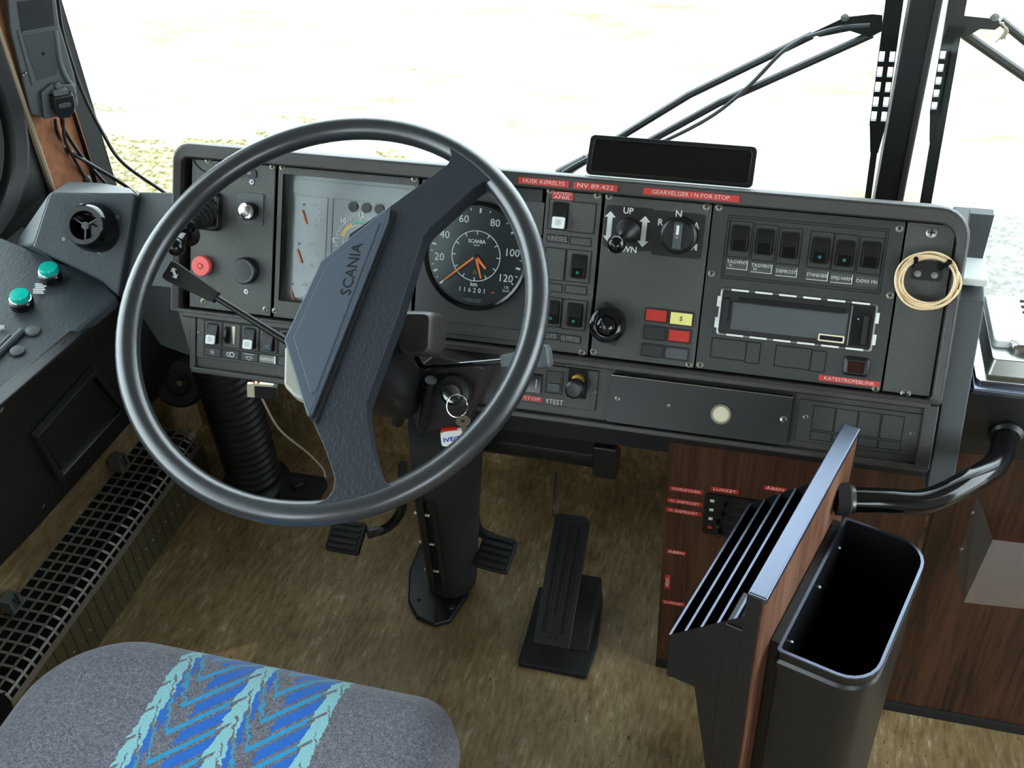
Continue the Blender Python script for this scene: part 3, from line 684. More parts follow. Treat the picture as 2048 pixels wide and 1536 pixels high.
# warning lamps 2 x 3
lamps = [((1293, 616), (1333, 645), 'red_lens', 'NØD', 'red warning lamp'), ((1342, 622), (1384, 652), 'yellow_lens', 'S', 'yellow warning lamp with the letter S'), ((1290, 651), (1329, 681), 'black_plastic', None, 'unlit dark warning lamp'),
         ((1338, 657), (1379, 686), 'red_lens', 'FEJL', 'red warning lamp'), ((1285, 687), (1325, 715), 'black_plastic', None, 'unlit dark warning lamp'), ((1332, 693), (1375, 721), 'mid_grey', None, 'grey warning lamp')]
for tl, br, m_, t, lb in lamps:
    u0, v1 = D(*tl); u1, v0 = D(*br); mb = MB('black_plastic'); 
    mb.ring(FD, [(rrect(u0 - 0.0012, u1 + 0.0012, v0 - 0.0012, v1 + 0.0012, 0.0005, 1), 0.001), (rrect(u0 - 0.0012, u1 + 0.0012, v0 - 0.0012, v1 + 0.0012, 0.0005, 1), 0.003), (rrect(u0, u1, v0, v1, 0.0005, 1), 0.003), (rrect(u0, u1, v0, v1, 0.0005, 1), 0.001)])
    lift = 0.0045 if m_ == 'yellow_lens' else 0.0022
    mb.use(m_).box(FD, u0 + 0.0006, u1 - 0.0006, v0 + 0.0006, v1 - 0.0006, 0.001, lift)
    if t == 'S': mb.use('black_plastic').text(FD, t, (u0 + u1) / 2, (v0 + v1) / 2, 0.0060, lift + 0.0004)
    lab(mb.build('warning_lamp', p5), lb)

# --- radio panel
p6 = plate('radio_panel', (1428, 407), (1811, 448), 'panel_smooth', w=0.0)
add_screws(p6, [(1438, 415), (1799, 457), (1423, 547), (1780, 591), (1400, 730), (1751, 778)])
u0, v1 = D(1457, 430); u1, v0 = D(1777, 470); v0 = D(1440, 555)[1]
mb = MB(); 
for g in (0, 0.0028): groove(mb, u0 + g, u1 - g, v0 + g, v1 - g, 0.0, 0.0008)
mb.build('switch_surround', p6)
cells = [(1480, 478, 'off', 'TAGVENT\nV.'), (1529, 485, 'off', 'TAGVENT\nH.'), (1579, 492, 'off', 'DEFROST'), (1641, 499, 'dot', 'STANDSER'), (1690, 505, 'dot', 'SPEJLVARM'), (1741, 511, 'off', 'DØRE FRI')]
for px, py, st, t in cells:
    u, v = D(px, py)
    mb = MB('panel_smooth'); groove(mb, u - 0.0138, u + 0.0138, v - 0.0225, v + 0.0215, 0.0); mb.build('switch_plate', p6)
    rocker(p6, u, v + (0.001 if st == 'off' else -0.001), 0.0185, 0.029, 0.0003, st)
    mb = MB('dash_plastic').box(FD, u - 0.0135, u + 0.0135, v - 0.0375, v - 0.0255, 0, 0.0005)
    mb.use('white_print')
    ls = t.split('\n'); 
    for k, l in enumerate(ls):
        vv, _ = text_mesh(l); wt = (max(a[0] for a in vv) - min(a[0] for a in vv)) * 0.0042 * 1.4
        mb.text(FD, l, u - (0.0 if len(l) > 3 else 0.007), v - 0.0300 - (k * 0.0048 if len(ls) > 1 else 0.0015) + (0.0012 if len(ls) > 1 else 0), 0.0042, 0.0009, sx=min(1, 0.0245 / wt))
    if px < 1700:
        mb.box(FD, u - 0.0125, u + 0.0125, v - 0.0376, v - 0.0369, 0.0005, 0.0008); mb.box(FD, u + 0.0122, u + 0.0130, v - 0.0376, v - 0.0262, 0.0005, 0.0008)
    lab(mb.build('name_label', p6), 'worn label reading ' + t.replace('\n', ' '))
# radio bay
u0, v1 = D(1447, 580); u1, v0 = D(1742, 699); v0 = D(1437, 664)[1]; u1 = D(1745, 655)[0]
mb = MB('steel')
mb.ring(FD, [(rrect(u0 - 0.003, u1 + 0.003, v0 - 0.003, v1 + 0.003, 0.004, 3), 0), (rrect(u0 - 0.003, u1 + 0.003, v0 - 0.003, v1 + 0.003, 0.004, 3), 0.0016), (rrect(u0 - 0.0006, u1 + 0.0006, v0 - 0.0006, v1 + 0.0006, 0.003, 3), 0.0024), (rrect(u0 - 0.0006, u1 + 0.0006, v0 - 0.0006, v1 + 0.0006, 0.003, 3), 0)])
mb.use('white')
for x_ in (u0 - 0.006, u1 + 0.001):
    for k_ in (0.22, 0.72): mb.box(FD, x_, x_ + 0.005, v0 + (v1 - v0) * k_ - 0.006, v0 + (v1 - v0) * k_ + 0.007, 0, 0.002)
for k_ in range(6): mb.box(FD, u0 + 0.01 + k_ * 0.029, u0 + 0.031 + k_ * 0.029, v1 + 0.0005, v1 + 0.0028, 0.0018, 0.0027).box(FD, u0 + 0.01 + k_ * 0.029, u0 + 0.031 + k_ * 0.029, v0 - 0.0028, v0 - 0.0005, 0.0018, 0.0027)
rb = lab(mb.build('radio_bracket', p6), 'white metal mounting sleeve of the removed radio')
mb = MB('black_plastic').prism(FD, rrect(u0, u1, v0, v1, 0.003, 3), 0.0003, 0.0010)
f_ = FD.at(u0, v0, 0.001); WW, HH = u1 - u0, v1 - v0
mb.use('mid_grey').box(f_, 0.014, WW - 0.030, 0.006, HH - 0.012, 0, 0.0012)
mb.use('dark_void').box(f_, 0.020, WW - 0.034, HH - 0.012, HH - 0.007, 0, 0.0015).box(f_, WW - 0.024, WW - 0.002, 0.002, HH - 0.002, 0, 0.0008)
mb.use('black_plastic').box(f_, 0.003, 0.009, 0.014, HH - 0.010, 0, 0.005).box(f_, WW - 0.012, WW - 0.006, 0.006, HH - 0.012, 0, 0.006).box(f_, 0.013, WW - 0.034, HH - 0.0135, HH - 0.0125, 0, 0.003)
mb.use('steel').box(f_, WW - 0.0275, WW - 0.0262, 0.002, HH - 0.002, 0, 0.003)
mb.use('cream').ring(f_, [(rrect(WW - 0.062, WW - 0.031, 0.004, 0.013, 0.001, 2), 0.001), (rrect(WW - 0.062, WW - 0.031, 0.004, 0.013, 0.001, 2), 0.004), (rrect(WW - 0.0603, WW - 0.0327, 0.0057, 0.0113, 0.001, 2), 0.004), (rrect(WW - 0.0603, WW - 0.0327, 0.0057, 0.0113, 0.001, 2), 0.001)])
mb.use('dark_void').box(f_, WW - 0.0603, WW - 0.0327, 0.0057, 0.0113, 0.0015, 0.0025)
mb.use('steel').lathe(f_.at(WW - 0.018, 0.036, 0.001), [(0.002, 0), (0.0012, 0.002), (0, 0.0022)], 8).lathe(f_.at(0.035, 0.009, 0.001), [(0.001, 0), (0, 0.002)], 8)
lab(mb.build('radio_bay', p6, bev=0.0004), 'empty black radio slot with a small white connector')
for tl, br in (((1425, 675), (1490, 722)), ((1494, 683), (1517, 728)), ((1553, 690), (1619, 740)), ((1624, 700), (1648, 745))):
    cellpx(p6, tl, br, w=0.0, m_='panel_smooth', hh=0.0006)
u, v = D(1712, 733); mb = MB('black_plastic')
mb.ring(FD, [(rrect(u - 0.0155, u + 0.0155, v - 0.012, v + 0.012, 0.004, 3), 0), (rrect(u - 0.0150, u + 0.0150, v - 0.0115, v + 0.0115, 0.004, 3), 0.003), (rrect(u - 0.0115, u + 0.0115, v - 0.0085, v + 0.0085, 0.003, 3), 0.0055), (rrect(u - 0.010, u + 0.010, v - 0.007, v + 0.007, 0.002, 3), 0.0055), (rrect(u - 0.010, u + 0.010, v - 0.007, v + 0.007, 0.002, 3), 0)])
mb.use('dark_red_lens').box(FD, u - 0.010, u + 0.010, v - 0.007, v + 0.007, 0, 0.0035); lab(mb.build('hazard_button', p6), 'square switch with a dark red lens')
a_ = D(1638, 750); b2 = D(1759, 774); vm = (a_[1] + b2[1]) / 2
tape_uv(p6, FD, a_[0], b2[0], vm - 0.0036, vm + 0.0036, 'KATESTROFEBLINK')

# --- right end plate with hook
p7 = plate('end_plate', (1815, 450), (1912, 465), 'dash_plastic', w=0.0)
for q in ((1863, 465), (1811, 788)):
    u, v = D(*q); mb = MB(); screw(mb, u, v, 0, 0.0065, 'steel'); mb.build('screw', p7)
hu, hv = D(1852, 540); mb = MB('black_plastic'); mb.prism(FD, rrect(hu - 0.016, hu + 0.018, hv - 0.012, hv + 0.010, 0.003, 3), 0, 0.003)
mb.use('black_gloss').tube([FD.p(hu - 0.015, hv + 0.004, 0.003), FD.p(hu - 0.015, hv + 0.010, 0.020), FD.p(hu - 0.016, hv + 0.014, 0.026)], 0.0028, 8).tube([FD.p(hu + 0.015, hv + 0.004, 0.003), FD.p(hu + 0.019, hv + 0.010, 0.020), FD.p(hu + 0.021, hv + 0.014, 0.028)], 0.0034, 8)
mb.use('steel').lathe(FD.at(hu - 0.009, hv - 0.005, 0.003), [(0.0045, 0), (0.004, 0.001), (0, 0.0012)], 12).lathe(FD.at(hu + 0.010, hv - 0.005, 0.003), [(0.0045, 0), (0.004, 0.001), (0, 0.0012)], 12)
lab(mb.build('hook', p7), 'black double hook')

# --- tapes on the frame's upper lip
for tl, br, t in (((1039, 341), (1139, 361), 'HUSK KØRELYS'), ((1149, 350), (1236, 369), 'NV 89.422'), ((1289, 364), (1480, 391), 'GEARVELGER I N FOR STOP.')):
    a_ = D(*tl, 0.011); b2 = D(*br, 0.011); vm = (a_[1] + b2[1]) / 2; vm = min(vm, VT - 0.0125); tape_uv(DROOT, FD, a_[0], b2[0], vm - 0.0042, vm + 0.0042, t, w=0.0118)

# --- lower switch row (left)
u0, v1 = D(398, 633); u1 = D(600, 755)[0]; v0 = D(388, 711)[1]
mb = MB('dash_plastic').box(FD, u0, u1, v0, v1, 0, 0.005); pl = mb.build('lower_switch_panel', DROOT, bev=0.0008)
mb = MB(); u, v = D(402, 666); screw(mb, u, v, 0.005, 0.003); mb.build('screw', pl)
cw = (D(560, 700)[0] - D(413, 640)[0]) / 4; su0 = D(413, 640)[0]; hv1 = v1 - 0.001; hvm = v0 + 0.0175
for k in range(5):
    a_ = su0 + k * cw; mb = MB('panel_smooth'); groove(mb, a_, a_ + cw - 0.002, hvm + 0.0015, hv1 - 0.002, 0.005); groove(mb, a_, a_ + cw - 0.002, v0 + 0.0035, hvm - 0.001, 0.005)
    mb.use('panel_smooth').box(FD, a_ + 0.0008, a_ + cw - 0.0028, v0 + 0.0043, hvm - 0.0018, 0.005, 0.0056)
    cx_ = a_ + cw / 2 - 0.001; cy_ = (v0 + hvm) / 2 + 0.001; mb.use('white_print')
    if k == 0:
        for j in range(8): mb.box(FD.at(cx_, cy_, 0.0056, j * PI / 4), 0.0024, 0.0036, -0.0003, 0.0003, 0, 0.0004)
        mb.ring(FD.at(cx_, cy_, 0.0056), [(circ(0.0018, 12), 0), (circ(0.0018, 12), 0.0004), (circ(0.0012, 12), 0.0004), (circ(0.0012, 12), 0)])
    if k == 1:
        mb.ring(FD.at(cx_ + 0.002, cy_, 0.0056), [(circ(0.0038, 14), 0), (circ(0.0038, 14), 0.0004), (circ(0.0026, 14), 0.0004), (circ(0.0026, 14), 0)]); mb.ring(FD.at(cx_ - 0.0035, cy_, 0.0056), [(circ(0.003, 14), 0), (circ(0.003, 14), 0.0004), (circ(0.0018, 14), 0.0004), (circ(0.0018, 14), 0)])
    if k == 2:
        mb.box(FD, cx_ - 0.008, cx_ + 0.008, cy_ + 0.0035, cy_ + 0.0042, 0.0056, 0.006).box(FD, cx_ - 0.004, cx_ + 0.004, cy_ - 0.0002, cy_ + 0.0006, 0.0056, 0.006)
        for j in range(5): mb.box(FD.at(cx_, cy_ + 0.0015, 0.0056, -PI / 2 + (j - 2) * 0.55), 0.004, 0.0068, -0.0004, 0.0004, 0, 0.0004)
    if k == 3: mb.use('grey_print').box(FD, a_ + 0.001, a_ + cw - 0.003, v0 + 0.0045, hvm - 0.002, 0.0056, 0.0059).use('white').box(FD, a_ + cw - 0.0055, a_ + cw - 0.0035, v0 + 0.0045, hvm - 0.002, 0.0059, 0.0062).text(FD, 'NØDDØR', cx_, cy_, 0.0040, 0.0062)
    mb.build('symbol_plate', pl)
for k, st in ((0, 'white'), (2, 'white'), (3, 'dot'), (4, 'off')):
    rocker(pl, su0 + k * cw + cw / 2 - 0.0005, (hvm + hv1) / 2 - 0.0005, 0.0145, 0.0265, 0.0052, st)
mb = MB('dark_void'); a_ = su0 + cw; mb.prism(FD.at(a_ + 0.0075, (hvm + hv1) / 2, 0.005), rrect(-0.004, 0.0045, -0.0125, 0.0125, 0.002, 3), 0, 0.0004)
mb.use('black_plastic').lathe(Fr(FD.p(a_ + 0.0045, (hvm + hv1) / 2, 0.001), FD.Y, FD.Z), [(0.0115, 0), (0.0115, 0.004)], 20)
mb.use('cream').prism(FD, [(a_ + 0.0145, (hvm + hv1) / 2 + 0.0135), (a_ + 0.0190, (hvm + hv1) / 2 + 0.0135), (a_ + 0.0180, (hvm + hv1) / 2 - 0.012), (a_ + 0.0165, (hvm + hv1) / 2 - 0.012)], 0.005, 0.0055)
lab(mb.build('dimmer_wheel', pl), 'dimmer thumbwheel with cream wedge mark')

# --- lower STOP / TEST panel
u0, v1 = D(1030, 735); u1, v1b = D(1199, 742); v0 = D(1196, 822)[1]; v1 = v1b
mb = MB('panel_smooth').box(FD, u0, u1, v0, v1, 0, 0.004); pt = mb.build('stop_test_panel', DROOT, bev=0.0008)
a_ = D(1046, 790); b2 = D(1085, 802); tape_uv(pt, FD, a_[0], b2[0], b2[1] - 0.001, b2[1] + 0.006, 'STOP', w=0.004)
u, v = D(1110, 766); mb = MB('black_plastic'); groove(mb, u - 0.011, u + 0.011, v - 0.013, v + 0.016, 0.004); mb.use('mid_grey').box(FD, u - 0.008, u + 0.008, v - 0.010, v + 0.000, 0.004, 0.0065); mb.use('black_plastic').box(FD, u - 0.008, u + 0.008, v + 0.001, v + 0.012, 0.004, 0.005); mb.build('test_switch', pt)
u, v = D(1110, 803); mb = MB('white_print').text(FD, '9TEST', u, v, 0.0065, 0.0045).build('lettering', pt)
u, v = D(1070, 765); mb = MB('black_gloss').box(FD, u - 0.010, u + 0.010, v - 0.012, v + 0.012, 0.004, 0.008); mb.use('white_print').box(FD, u + 0.003, u + 0.004, v - 0.006, v + 0.006, 0.008, 0.0085); mb.build('stop_switch', pt, bev=0.0008)
u, v = D(1156, 768); mb = MB('dark_void').box(FD, u - 0.013, u + 0.013, v - 0.018, v + 0.020, 0.004, 0.0046); mb.use('gold').lathe(FD.at(u, v + 0.006, 0.004), [(0.009, 0), (0.0075, 0.006), (0, 0.007)], 16); mb.use('black_plastic').lathe(FD.at(u, v - 0.003, 0.004), [(0.011, 0), (0.0135, 0.012), (0.012, 0.022), (0.009, 0.024), (0, 0.0235)], 24)
lab(mb.build('pull_knob', pt), 'black pull knob with a gold glint above it')
u, v = D(1189, 783); mb = MB(); screw(mb, u, v, 0.004, 0.0035); mb.build('screw', pt)
# --- glossy black plate with ring
u0, v1 = D(1226, 746); u1 = D(1585, 795)[0]; v0 = D(1580, 888)[1]
mb = MB('black_plastic').box(FD, u0, u1, v0, v1, 0, 0.014); mb.use('chrome').box(FD, u0, u1, v1 - 0.0006, v1 + 0.0006, 0.012, 0.0146)
pp = lab(mb.build('cover_plate', DROOT, bev=0.0006), 'black cover plate with a bright upper edge and an oval chrome ring')
for q, r in (((1235, 797), 0.0035), ((1337, 811), 0.002), ((1567, 839), 0.0045)):
    u, v = D(*q, 0.014); mb = MB(); screw(mb, u, v, 0.014, r, 'steel'); mb.build('screw', pp)
u, v = D(1442, 828, 0.014); mb = MB('chrome').ring(FD.at(u, v, 0.014), [(circ(0.0135, 28), 0), (circ(0.0130, 28), 0.002), (circ(0.0105, 28), 0.002), (circ(0.0095, 28), 0)])
mb.use('cream').lathe(FD.at(u, v, 0.014), [(0.0098, 0), (0.0098, 0.0008), (0, 0.0002)], 24); lab(mb.build('socket_ring', pp), 'round chrome ringed socket')
# --- blank plates, lower right
u0, v1 = D(1600, 797); u1 = D(1850, 835)[0]; v0 = D(1595, 880)[1]
mb = MB('panel_smooth').box(FD, u0, u1, v0, v1, 0, 0.003); pb = mb.build('blank_panel', DROOT, bev=0.0008)
for k in range(4):
    a_ = u0 + 0.018 + k * (u1 - u0 - 0.040) / 4; b2 = a_ + (u1 - u0 - 0.040) / 4 - 0.0015
    mb = MB('panel_smooth'); groove(mb, a_, b2, v0 + 0.017, v1 - 0.006, 0.003); groove(mb, a_, b2, v0 + 0.004, v0 + 0.0145, 0.003); mb.build('blank_plate', pb)
for q in ((1611, 833), (1824, 867)):
    u, v = D(*q); mb = MB(); screw(mb, u, v, 0.003, 0.0035); mb.build('screw', pb)
# --- under-dash: dark skirt and crossbar
m = MB('black_matt'); m.box(WORLD, UL + 0.2, -0.12, 1.20, 1.30, 0.47, 0.60); m.build('skirt', DROOT)

m = MB('black_plastic'); m.tube([(-0.50, 1.24, 0.425), (-0.225, 1.24, 0.425)], 0.032, 16); m.box(WORLD, -0.50, -0.215, 1.21, 1.27, 0.43, 0.50); m.use('black_plastic').box(WORLD, -0.245, -0.208, 1.20, 1.24, 0.398, 0.46)
m.box(WORLD, -0.60, -0.13, 1.23, 1.33, 0.45, 0.56)
lab(m.build('crossbar', DROOT, bev=0.004), 'black tubular crossbar under the dashboard')

# ------------------------------------------------------------------ glossy black tray screen on the dash top
u0 = D(1166, 345)[0]; u1 = D(1503, 380)[0]
TR = thing('tilted_screen', 'flat glossy black tray standing on the dashboard top edge behind the red labels', 'tray', FD.p((u0 + u1) / 2, VT, -0.02))
ft = Fr(FD.p((u0 + u1) / 2, VT + 0.001, -0.020), (1, 0, 0), (0, 0.72, 0.70)); hw = (u1 - u0) / 2
mb = MB('black_plastic').ring(ft, [(rrect(-hw, hw, 0, 0.052, 0.006, 3), 0), (rrect(-hw, hw, 0, 0.052, 0.006, 3), 0.006), (rrect(-hw + 0.006, hw - 0.006, 0.004, 0.046, 0.004, 3), 0.006), (rrect(-hw + 0.006, hw - 0.006, 0.004, 0.046, 0.004, 3), 0)]).build('rim', TR, bev=0.001)
MB('black_gloss').prism(ft, rrect(-hw + 0.006, hw - 0.006, 0.004, 0.046, 0.004, 3), 0, 0.0035).build('screen', TR)

# ------------------------------------------------------------------ cable coil
pts = []
for k in range(7 * 40):
    t = 2 * PI * k / 40; lp = k / 40
    ra = 0.0325 + 0.0022 * math.sin(lp * 2.1) + 0.0012 * math.sin(t * 2 + lp)
    rb_ = 0.030 + 0.0028 * math.cos(lp * 1.7)
    ox = 0.0025 * math.sin(lp * 1.3); oy = 0.0018 * math.cos(lp * 2.3) - 0.002
    pts.append(FD.p(D(1852, 556)[0] + ox + ra * math.cos(t), D(1852, 556)[1] + oy + rb_ * math.sin(t), 0.012 + 0.0025 * math.sin(lp * 3.0 + t) + 0.0035))
tag(MB('cream_cord').tube(pts, 0.0013, 6).build('cable_coil'), 'coil of thin cream cable hanging on the black hook', 'cable')

# ------------------------------------------------------------------ dash right flank box and top
SB = thing('flank_cabinet', 'narrow dark grey cabinet with its top coloured white for the sky glare on it, flush against the dashboard right end', 'cabinet', (0.225, 1.3, 0.55))
x0_, x1_ = 0.205, 0.2352
prof = [(1.088, 0.56), (1.105, 0.60), (1.195, 0.785), (1.30, 0.80), (1.40, 0.80), (1.40, 0.58), (1.10, 0.545)]
fy = Fr((x0_, 0, 0), (0, 1, 0), (0, 0, 1))
MB('mid_grey').prism(fy, prof, 0.0, x1_ - x0_).build('body', SB, bev=0.002)
mb = MB('white').box(WORLD, x0_ - 0.001, x1_ + 0.001, 1.21, 1.30, 0.796, 0.806).build('top_glare_plate', SB, bev=0.002)  # white colour stands in for sky glare on the cabinet top
wdg = MB('mid_grey').loft([[(0.212, 1.26, 0.806), (0.232, 1.26, 0.806), (0.240, 1.30, 0.845), (0.212, 1.30, 0.845)], [(0.212, 1.275, 0.80), (0.225, 1.275, 0.80), (0.240, 1.315, 0.845), (0.212, 1.315, 0.845)]]).build('wedge_bracket', SB)

# ------------------------------------------------------------------ side shelf, ticket machine base, wood panels
W1R = thing('heater_control_panel', 'dark wood-grain panel with red label tapes and heater levers below the dashboard', 'panel', (0.05, 1.18, 0))
FP = Fr((0, 1.18, 0), (1, 0, 0), (0, 0, 1))
xa, xz = -0.130, 0.230
b0 = MB('wood_dark').box(FP, xa, xz, 0.02, 0.535, -0.012, 0.0).build('board', W1R, bev=0.001)
MB('rubber').box(FP, xa, xz, 0.512, 0.530, 0, 0.006).build('edge_strip', W1R, bev=0.002)
MB('black_matt').box(FP, xa, xz, 0.0, 0.02, -0.010, 0.002).build('foot_strip', W1R)
for tl, br, t in (((1340, 973), (1406, 988), 'FODGYDER'), ((1335, 996), (1405, 1013), 'H. DEFROST'), ((1332, 1015), (1402, 1032), 'V. DEFROST'), ((1422, 975), (1477, 986), 'LUKKET'), ((1529, 972), (1572, 983), 'ÅBEN'), ((1334, 1099), (1371, 1110), 'ÅBEN'), ((1324, 1200), (1370, 1212), 'LUKKET')):
    a_ = FP.loc(*tl); b2 = FP.loc(*br); vm = (a_[1] + b2[1]) / 2; tape_uv(W1R, FP, a_[0], b2[0], vm - 0.0040, vm + 0.0040, t)
a_ = FP.loc(1335, 1163); tape_uv(W1R, FP, a_[0] - 0.004, a_[0] + 0.004, a_[1] - 0.016, a_[1] + 0.016, 'VENT.', size=0.0058, rot=PI / 2)
c1_ = FP.loc(1411, 984); c2_ = FP.loc(1403, 1062)
mb = MB('black_plastic').prism(FP, rrect(c1_[0], c1_[0] + 0.155, c2_[1], c1_[1], 0.005, 3), 0, 0.004)
hh_ = (c1_[1] - c2_[1]); 
mb.use('dark_void')
for k in range(4): mb.box(FP, c1_[0] + 0.025, c1_[0] + 0.135, c2_[1] + hh_ * (0.13 + k * 0.225), c2_[1] + hh_ * (0.13 + k * 0.225) + 0.004, 0.004, 0.0045)
for k in range(4): mb.use('red_lens' if k == 0 else 'white_print').box(FP, c1_[0] + 0.008, c1_[0] + 0.014, c2_[1] + hh_ * (0.15 + k * 0.225), c2_[1] + hh_ * (0.15 + k * 0.225) + 0.005, 0.004, 0.0045)
hc = lab(mb.build('heater_control', W1R), 'black heater control with four sliding levers')
for k, x_ in ((0, 0.024), (1, 0.020), (2, 0.026), (3, 0.028)):
    mb = MB('black_gloss').box(FP, c1_[0] + x_, c1_[0] + x_ + 0.005, c2_[1] + hh_ * (0.13 + k * 0.225) - 0.003, c2_[1] + hh_ * (0.13 + k * 0.225) + 0.006, 0.004, 0.016)
    if k in (0, 1): mb.use('steel').box(FP, c1_[0] + x_, c1_[0] + x_ + 0.005, c2_[1] + hh_ * (0.13 + k * 0.225) + 0.001, c2_[1] + hh_ * (0.13 + k * 0.225) + 0.002, 0.016, 0.0165)
    mb.build('lever', hc, bev=0.0006)
tag(MB('wood_dark').box(FP, 0.2385, 1.15, 0.02, 0.58, -0.015, 0.0).use('black_matt').box(FP, 0.236, 1.15, 0.0, 0.02, -0.012, 0.004).build('wood_front', bev=0.001), 'brown wood-grain front panel below the black shelf box', 'panel')
SH = thing('side_shelf', 'black vinyl covered shelf box right of the dashboard', 'shelf', (0.6, 1.25, 0.58))
MB('rubber').box(WORLD, 0.236, 1.2, 1.160, 1.60, 0.575, 0.676).build('box', SH, bev=0.004)
MB('board_trim').box(WORLD, 0.240, 1.2, 1.155, 1.20, 0.676, 0.684).build('top_edge', SH, bev=0.002)  # blue-grey strip stands in for glare along the front edge
lab(MB('speckle_white').box(WORLD, 0.240, 1.2, 1.20, 1.60, 0.676, 0.6835).build('top_sheet', SH), 'pale speckled top sheet')
TM = thing('ticket_machine_base', 'shiny metal ticket machine holder standing on the black shelf box', 'holder', (0.30, 1.28, 0.684))
fm = Fr((0.243, 1.166, 0.684), (1, 0.04, 0), (-0.06, 1, 0))
MB('chrome').prism(fm, rrect(0, 0.12, 0, 0.17, 0.008, 3), 0.0, 0.006).build('base_plate', TM, bev=0.001)
mb = MB('steel').prism(fm, rrect(0.012, 0.115, 0.012, 0.160, 0.006, 3), 0.006, 0.026, 0.9); mb.use('white').prism(fm, rrect(0.018, 0.105, 0.045, 0.155, 0.006, 3), 0.026, 0.034, 0.95); mb.build('body', TM, bev=0.001)
mb = MB('black_matt')
for k in range(6): mb.box(fm, 0.062, 0.074, 0.075 + k * 0.013, 0.079 + k * 0.013, 0.033, 0.0352)
mb.build('notches', TM); MB('chrome').lathe(fm.at(0.055, 0.050, 0.026), [(0.018, 0), (0.018, 0.006), (0.012, 0.010), (0, 0.011)], 20).build('turn_knob', TM)

# clear acrylic leaflet holder
AC = thing('acrylic_holder', 'smoky clear acrylic leaflet holder bent and screwed to the wood panel', 'holder', (0.32, 1.17, 0.33))
def q3(px, py, y): return hy(px, py, y)
A = [q3(1962, 992, 1.178), q3(1918, 1080, 1.178), q3(1912, 1150, 1.178), q3(1925, 1165, 1.178)]
pA = [q3(1955, 990, 1.176), q3(1985, 1080, 1.150), q3(1928, 1205, 1.120), q3(1910, 1145, 1.176)]
thk = np.array((0.0, 0.002, 0.0))
MB('clear_plastic').loft([[p for p in pA], [p + thk for p in pA]]).build('side_sheet', AC)
pB = [q3(1985, 1082, 1.150), q3(2090, 1094, 1.150), q3(2085, 1222, 1.120), q3(1928, 1205, 1.120)]
MB('clear_plastic').loft([[p for p in pB], [p + np.array((0, 0.0005, 0.002)) for p in pB]]).build('front_sheet', AC)
for q in ((1944, 1025), (1922, 1098)):
    mb = MB('steel').lathe(Fr(q3(q[0], q[1], 1.171), (1, 0, 0), (0, 0, 1)), [(0.003, 0), (0.002, 0.002), (0, 0.0022)], 10).build('screw', AC)

# ------------------------------------------------------------------ partition board, brochure rack, bin, grab rail
Pn = np.array((0.006, 0.756, 0.0)); Pf = np.array((0.089, 1.035, 0.0)); bd = nz(Pf - Pn); LB = np.linalg.norm(Pf - Pn)
FB = Fr(Pn, bd, (0, 0, 1))        # x along the board, y up, z = to the right (bd x up)
TB = 0.0175
PT = thing('partition_board', 'wood-grain partition board with dark glossy top edge between driver seat and passage', 'partition', (0.05, 0.90, 0))
outl = [(0.0, 0.02), (LB - 0.005, 0.02), (LB, 0.62), (LB - 0.0, 0.695), (0.0, 0.695)]
MB('wood_light').prism(FB, outl, 0.0, TB).build('board', PT, bev=0.001)
m = MB('board_trim'); m.box(FB, -0.003, LB + 0.001, 0.693, 0.702, -0.002, TB + 0.001); m.build('top_edge', PT, bev=0.002)
MB('black_plastic').box(FB, -0.004, 0.0, 0.0, 0.700, -0.002, TB - 0.004).box(FB, LB, LB + 0.003, 0.0, 0.70, -0.001, TB + 0.001).build('edge_strip', PT, bev=0.001)
# holder side plate pixels on near plane
FN = Fr(FB.p(0.004, 0, 0), FB.Z * -1, (0, 0, 1))   # x = leftwards away from the board, y = z
a1 = FN.loc(1340, 1270); a2 = FN.loc(1335, 1350); a3 = FN.loc(1450, 1395); a4 = FN.loc(1478, 1225)
HR = thing('brochure_rack', 'black metal leaflet rack with parallel dividers on the left side of the partition', 'rack', FN.p(a1[0] / 2, a2[1], 0))
tR = a1[0]
FO = lambda t: Fr(FB.p(0, 0, -t), bd, (0, 0, 1))
sf = max(0.12, FO(tR).loc(1500, 1012)[0]); 
zlo = min(a2[1], a3[1]); 
side = [(0.002, a4[1]), (a1[0], a1[1]), (a2[0], a2[1]), (0.002, zlo - 0.25)]
side = [(0.001, a4[1] + 0.0), (a1[0], a1[1]), (a1[0], a2[1]), (0.05 if a1[0] > 0.06 else a1[0] * 0.6, a3[1]), (0.001, a3[1] - 0.30)]
MB('black_plastic').prism(FN, side, -0.001, 0.001).build('side_plate', HR)
sfar = sf
def dz(t): return a4[1] + (a1[1] - a4[1]) * t / a1[0]
NDV = 5
for k in range(NDV):
    t = a1[0] * (k + 0.5) / NDV if k < NDV - 1 else a1[0]
    t = a1[0] * (0.16 + 0.84 * k / (NDV - 1))
    zt = dz(t); fo = FO(t); lo = a2[1] + 0.003
    L_ = sf
    d_ = MB('black_plastic').box(fo, 0.004, L_, lo, zt - 0.001, -0.0008, 0.0008); d_.use('board_trim').box(fo, 0.004, L_, zt - 0.0015, zt + 0.0005, -0.0013, 0.0013)
    d_.build('divider', HR)
ff = Fr(FB.p(sf, 0, 0), FB.Z * -1, (0, 0, 1)); MB('black_plastic').prism(ff, side[:3] + [(0.001, a2[1])], -0.001, 0.001).build('side_plate', HR)
MB('black_matt').box(FB, 0.004, sf, a2[1], a2[1] + 0.003, -a1[0], -0.001).build('floor_plate', HR)
# support post under the rack (dark steel upright on the board's left face)
MB('black_plastic').box(FB, 0.0, 0.05, 0.0, a4[1] - 0.02, -0.022, -0.0005).build('upright', PT, bev=0.002)

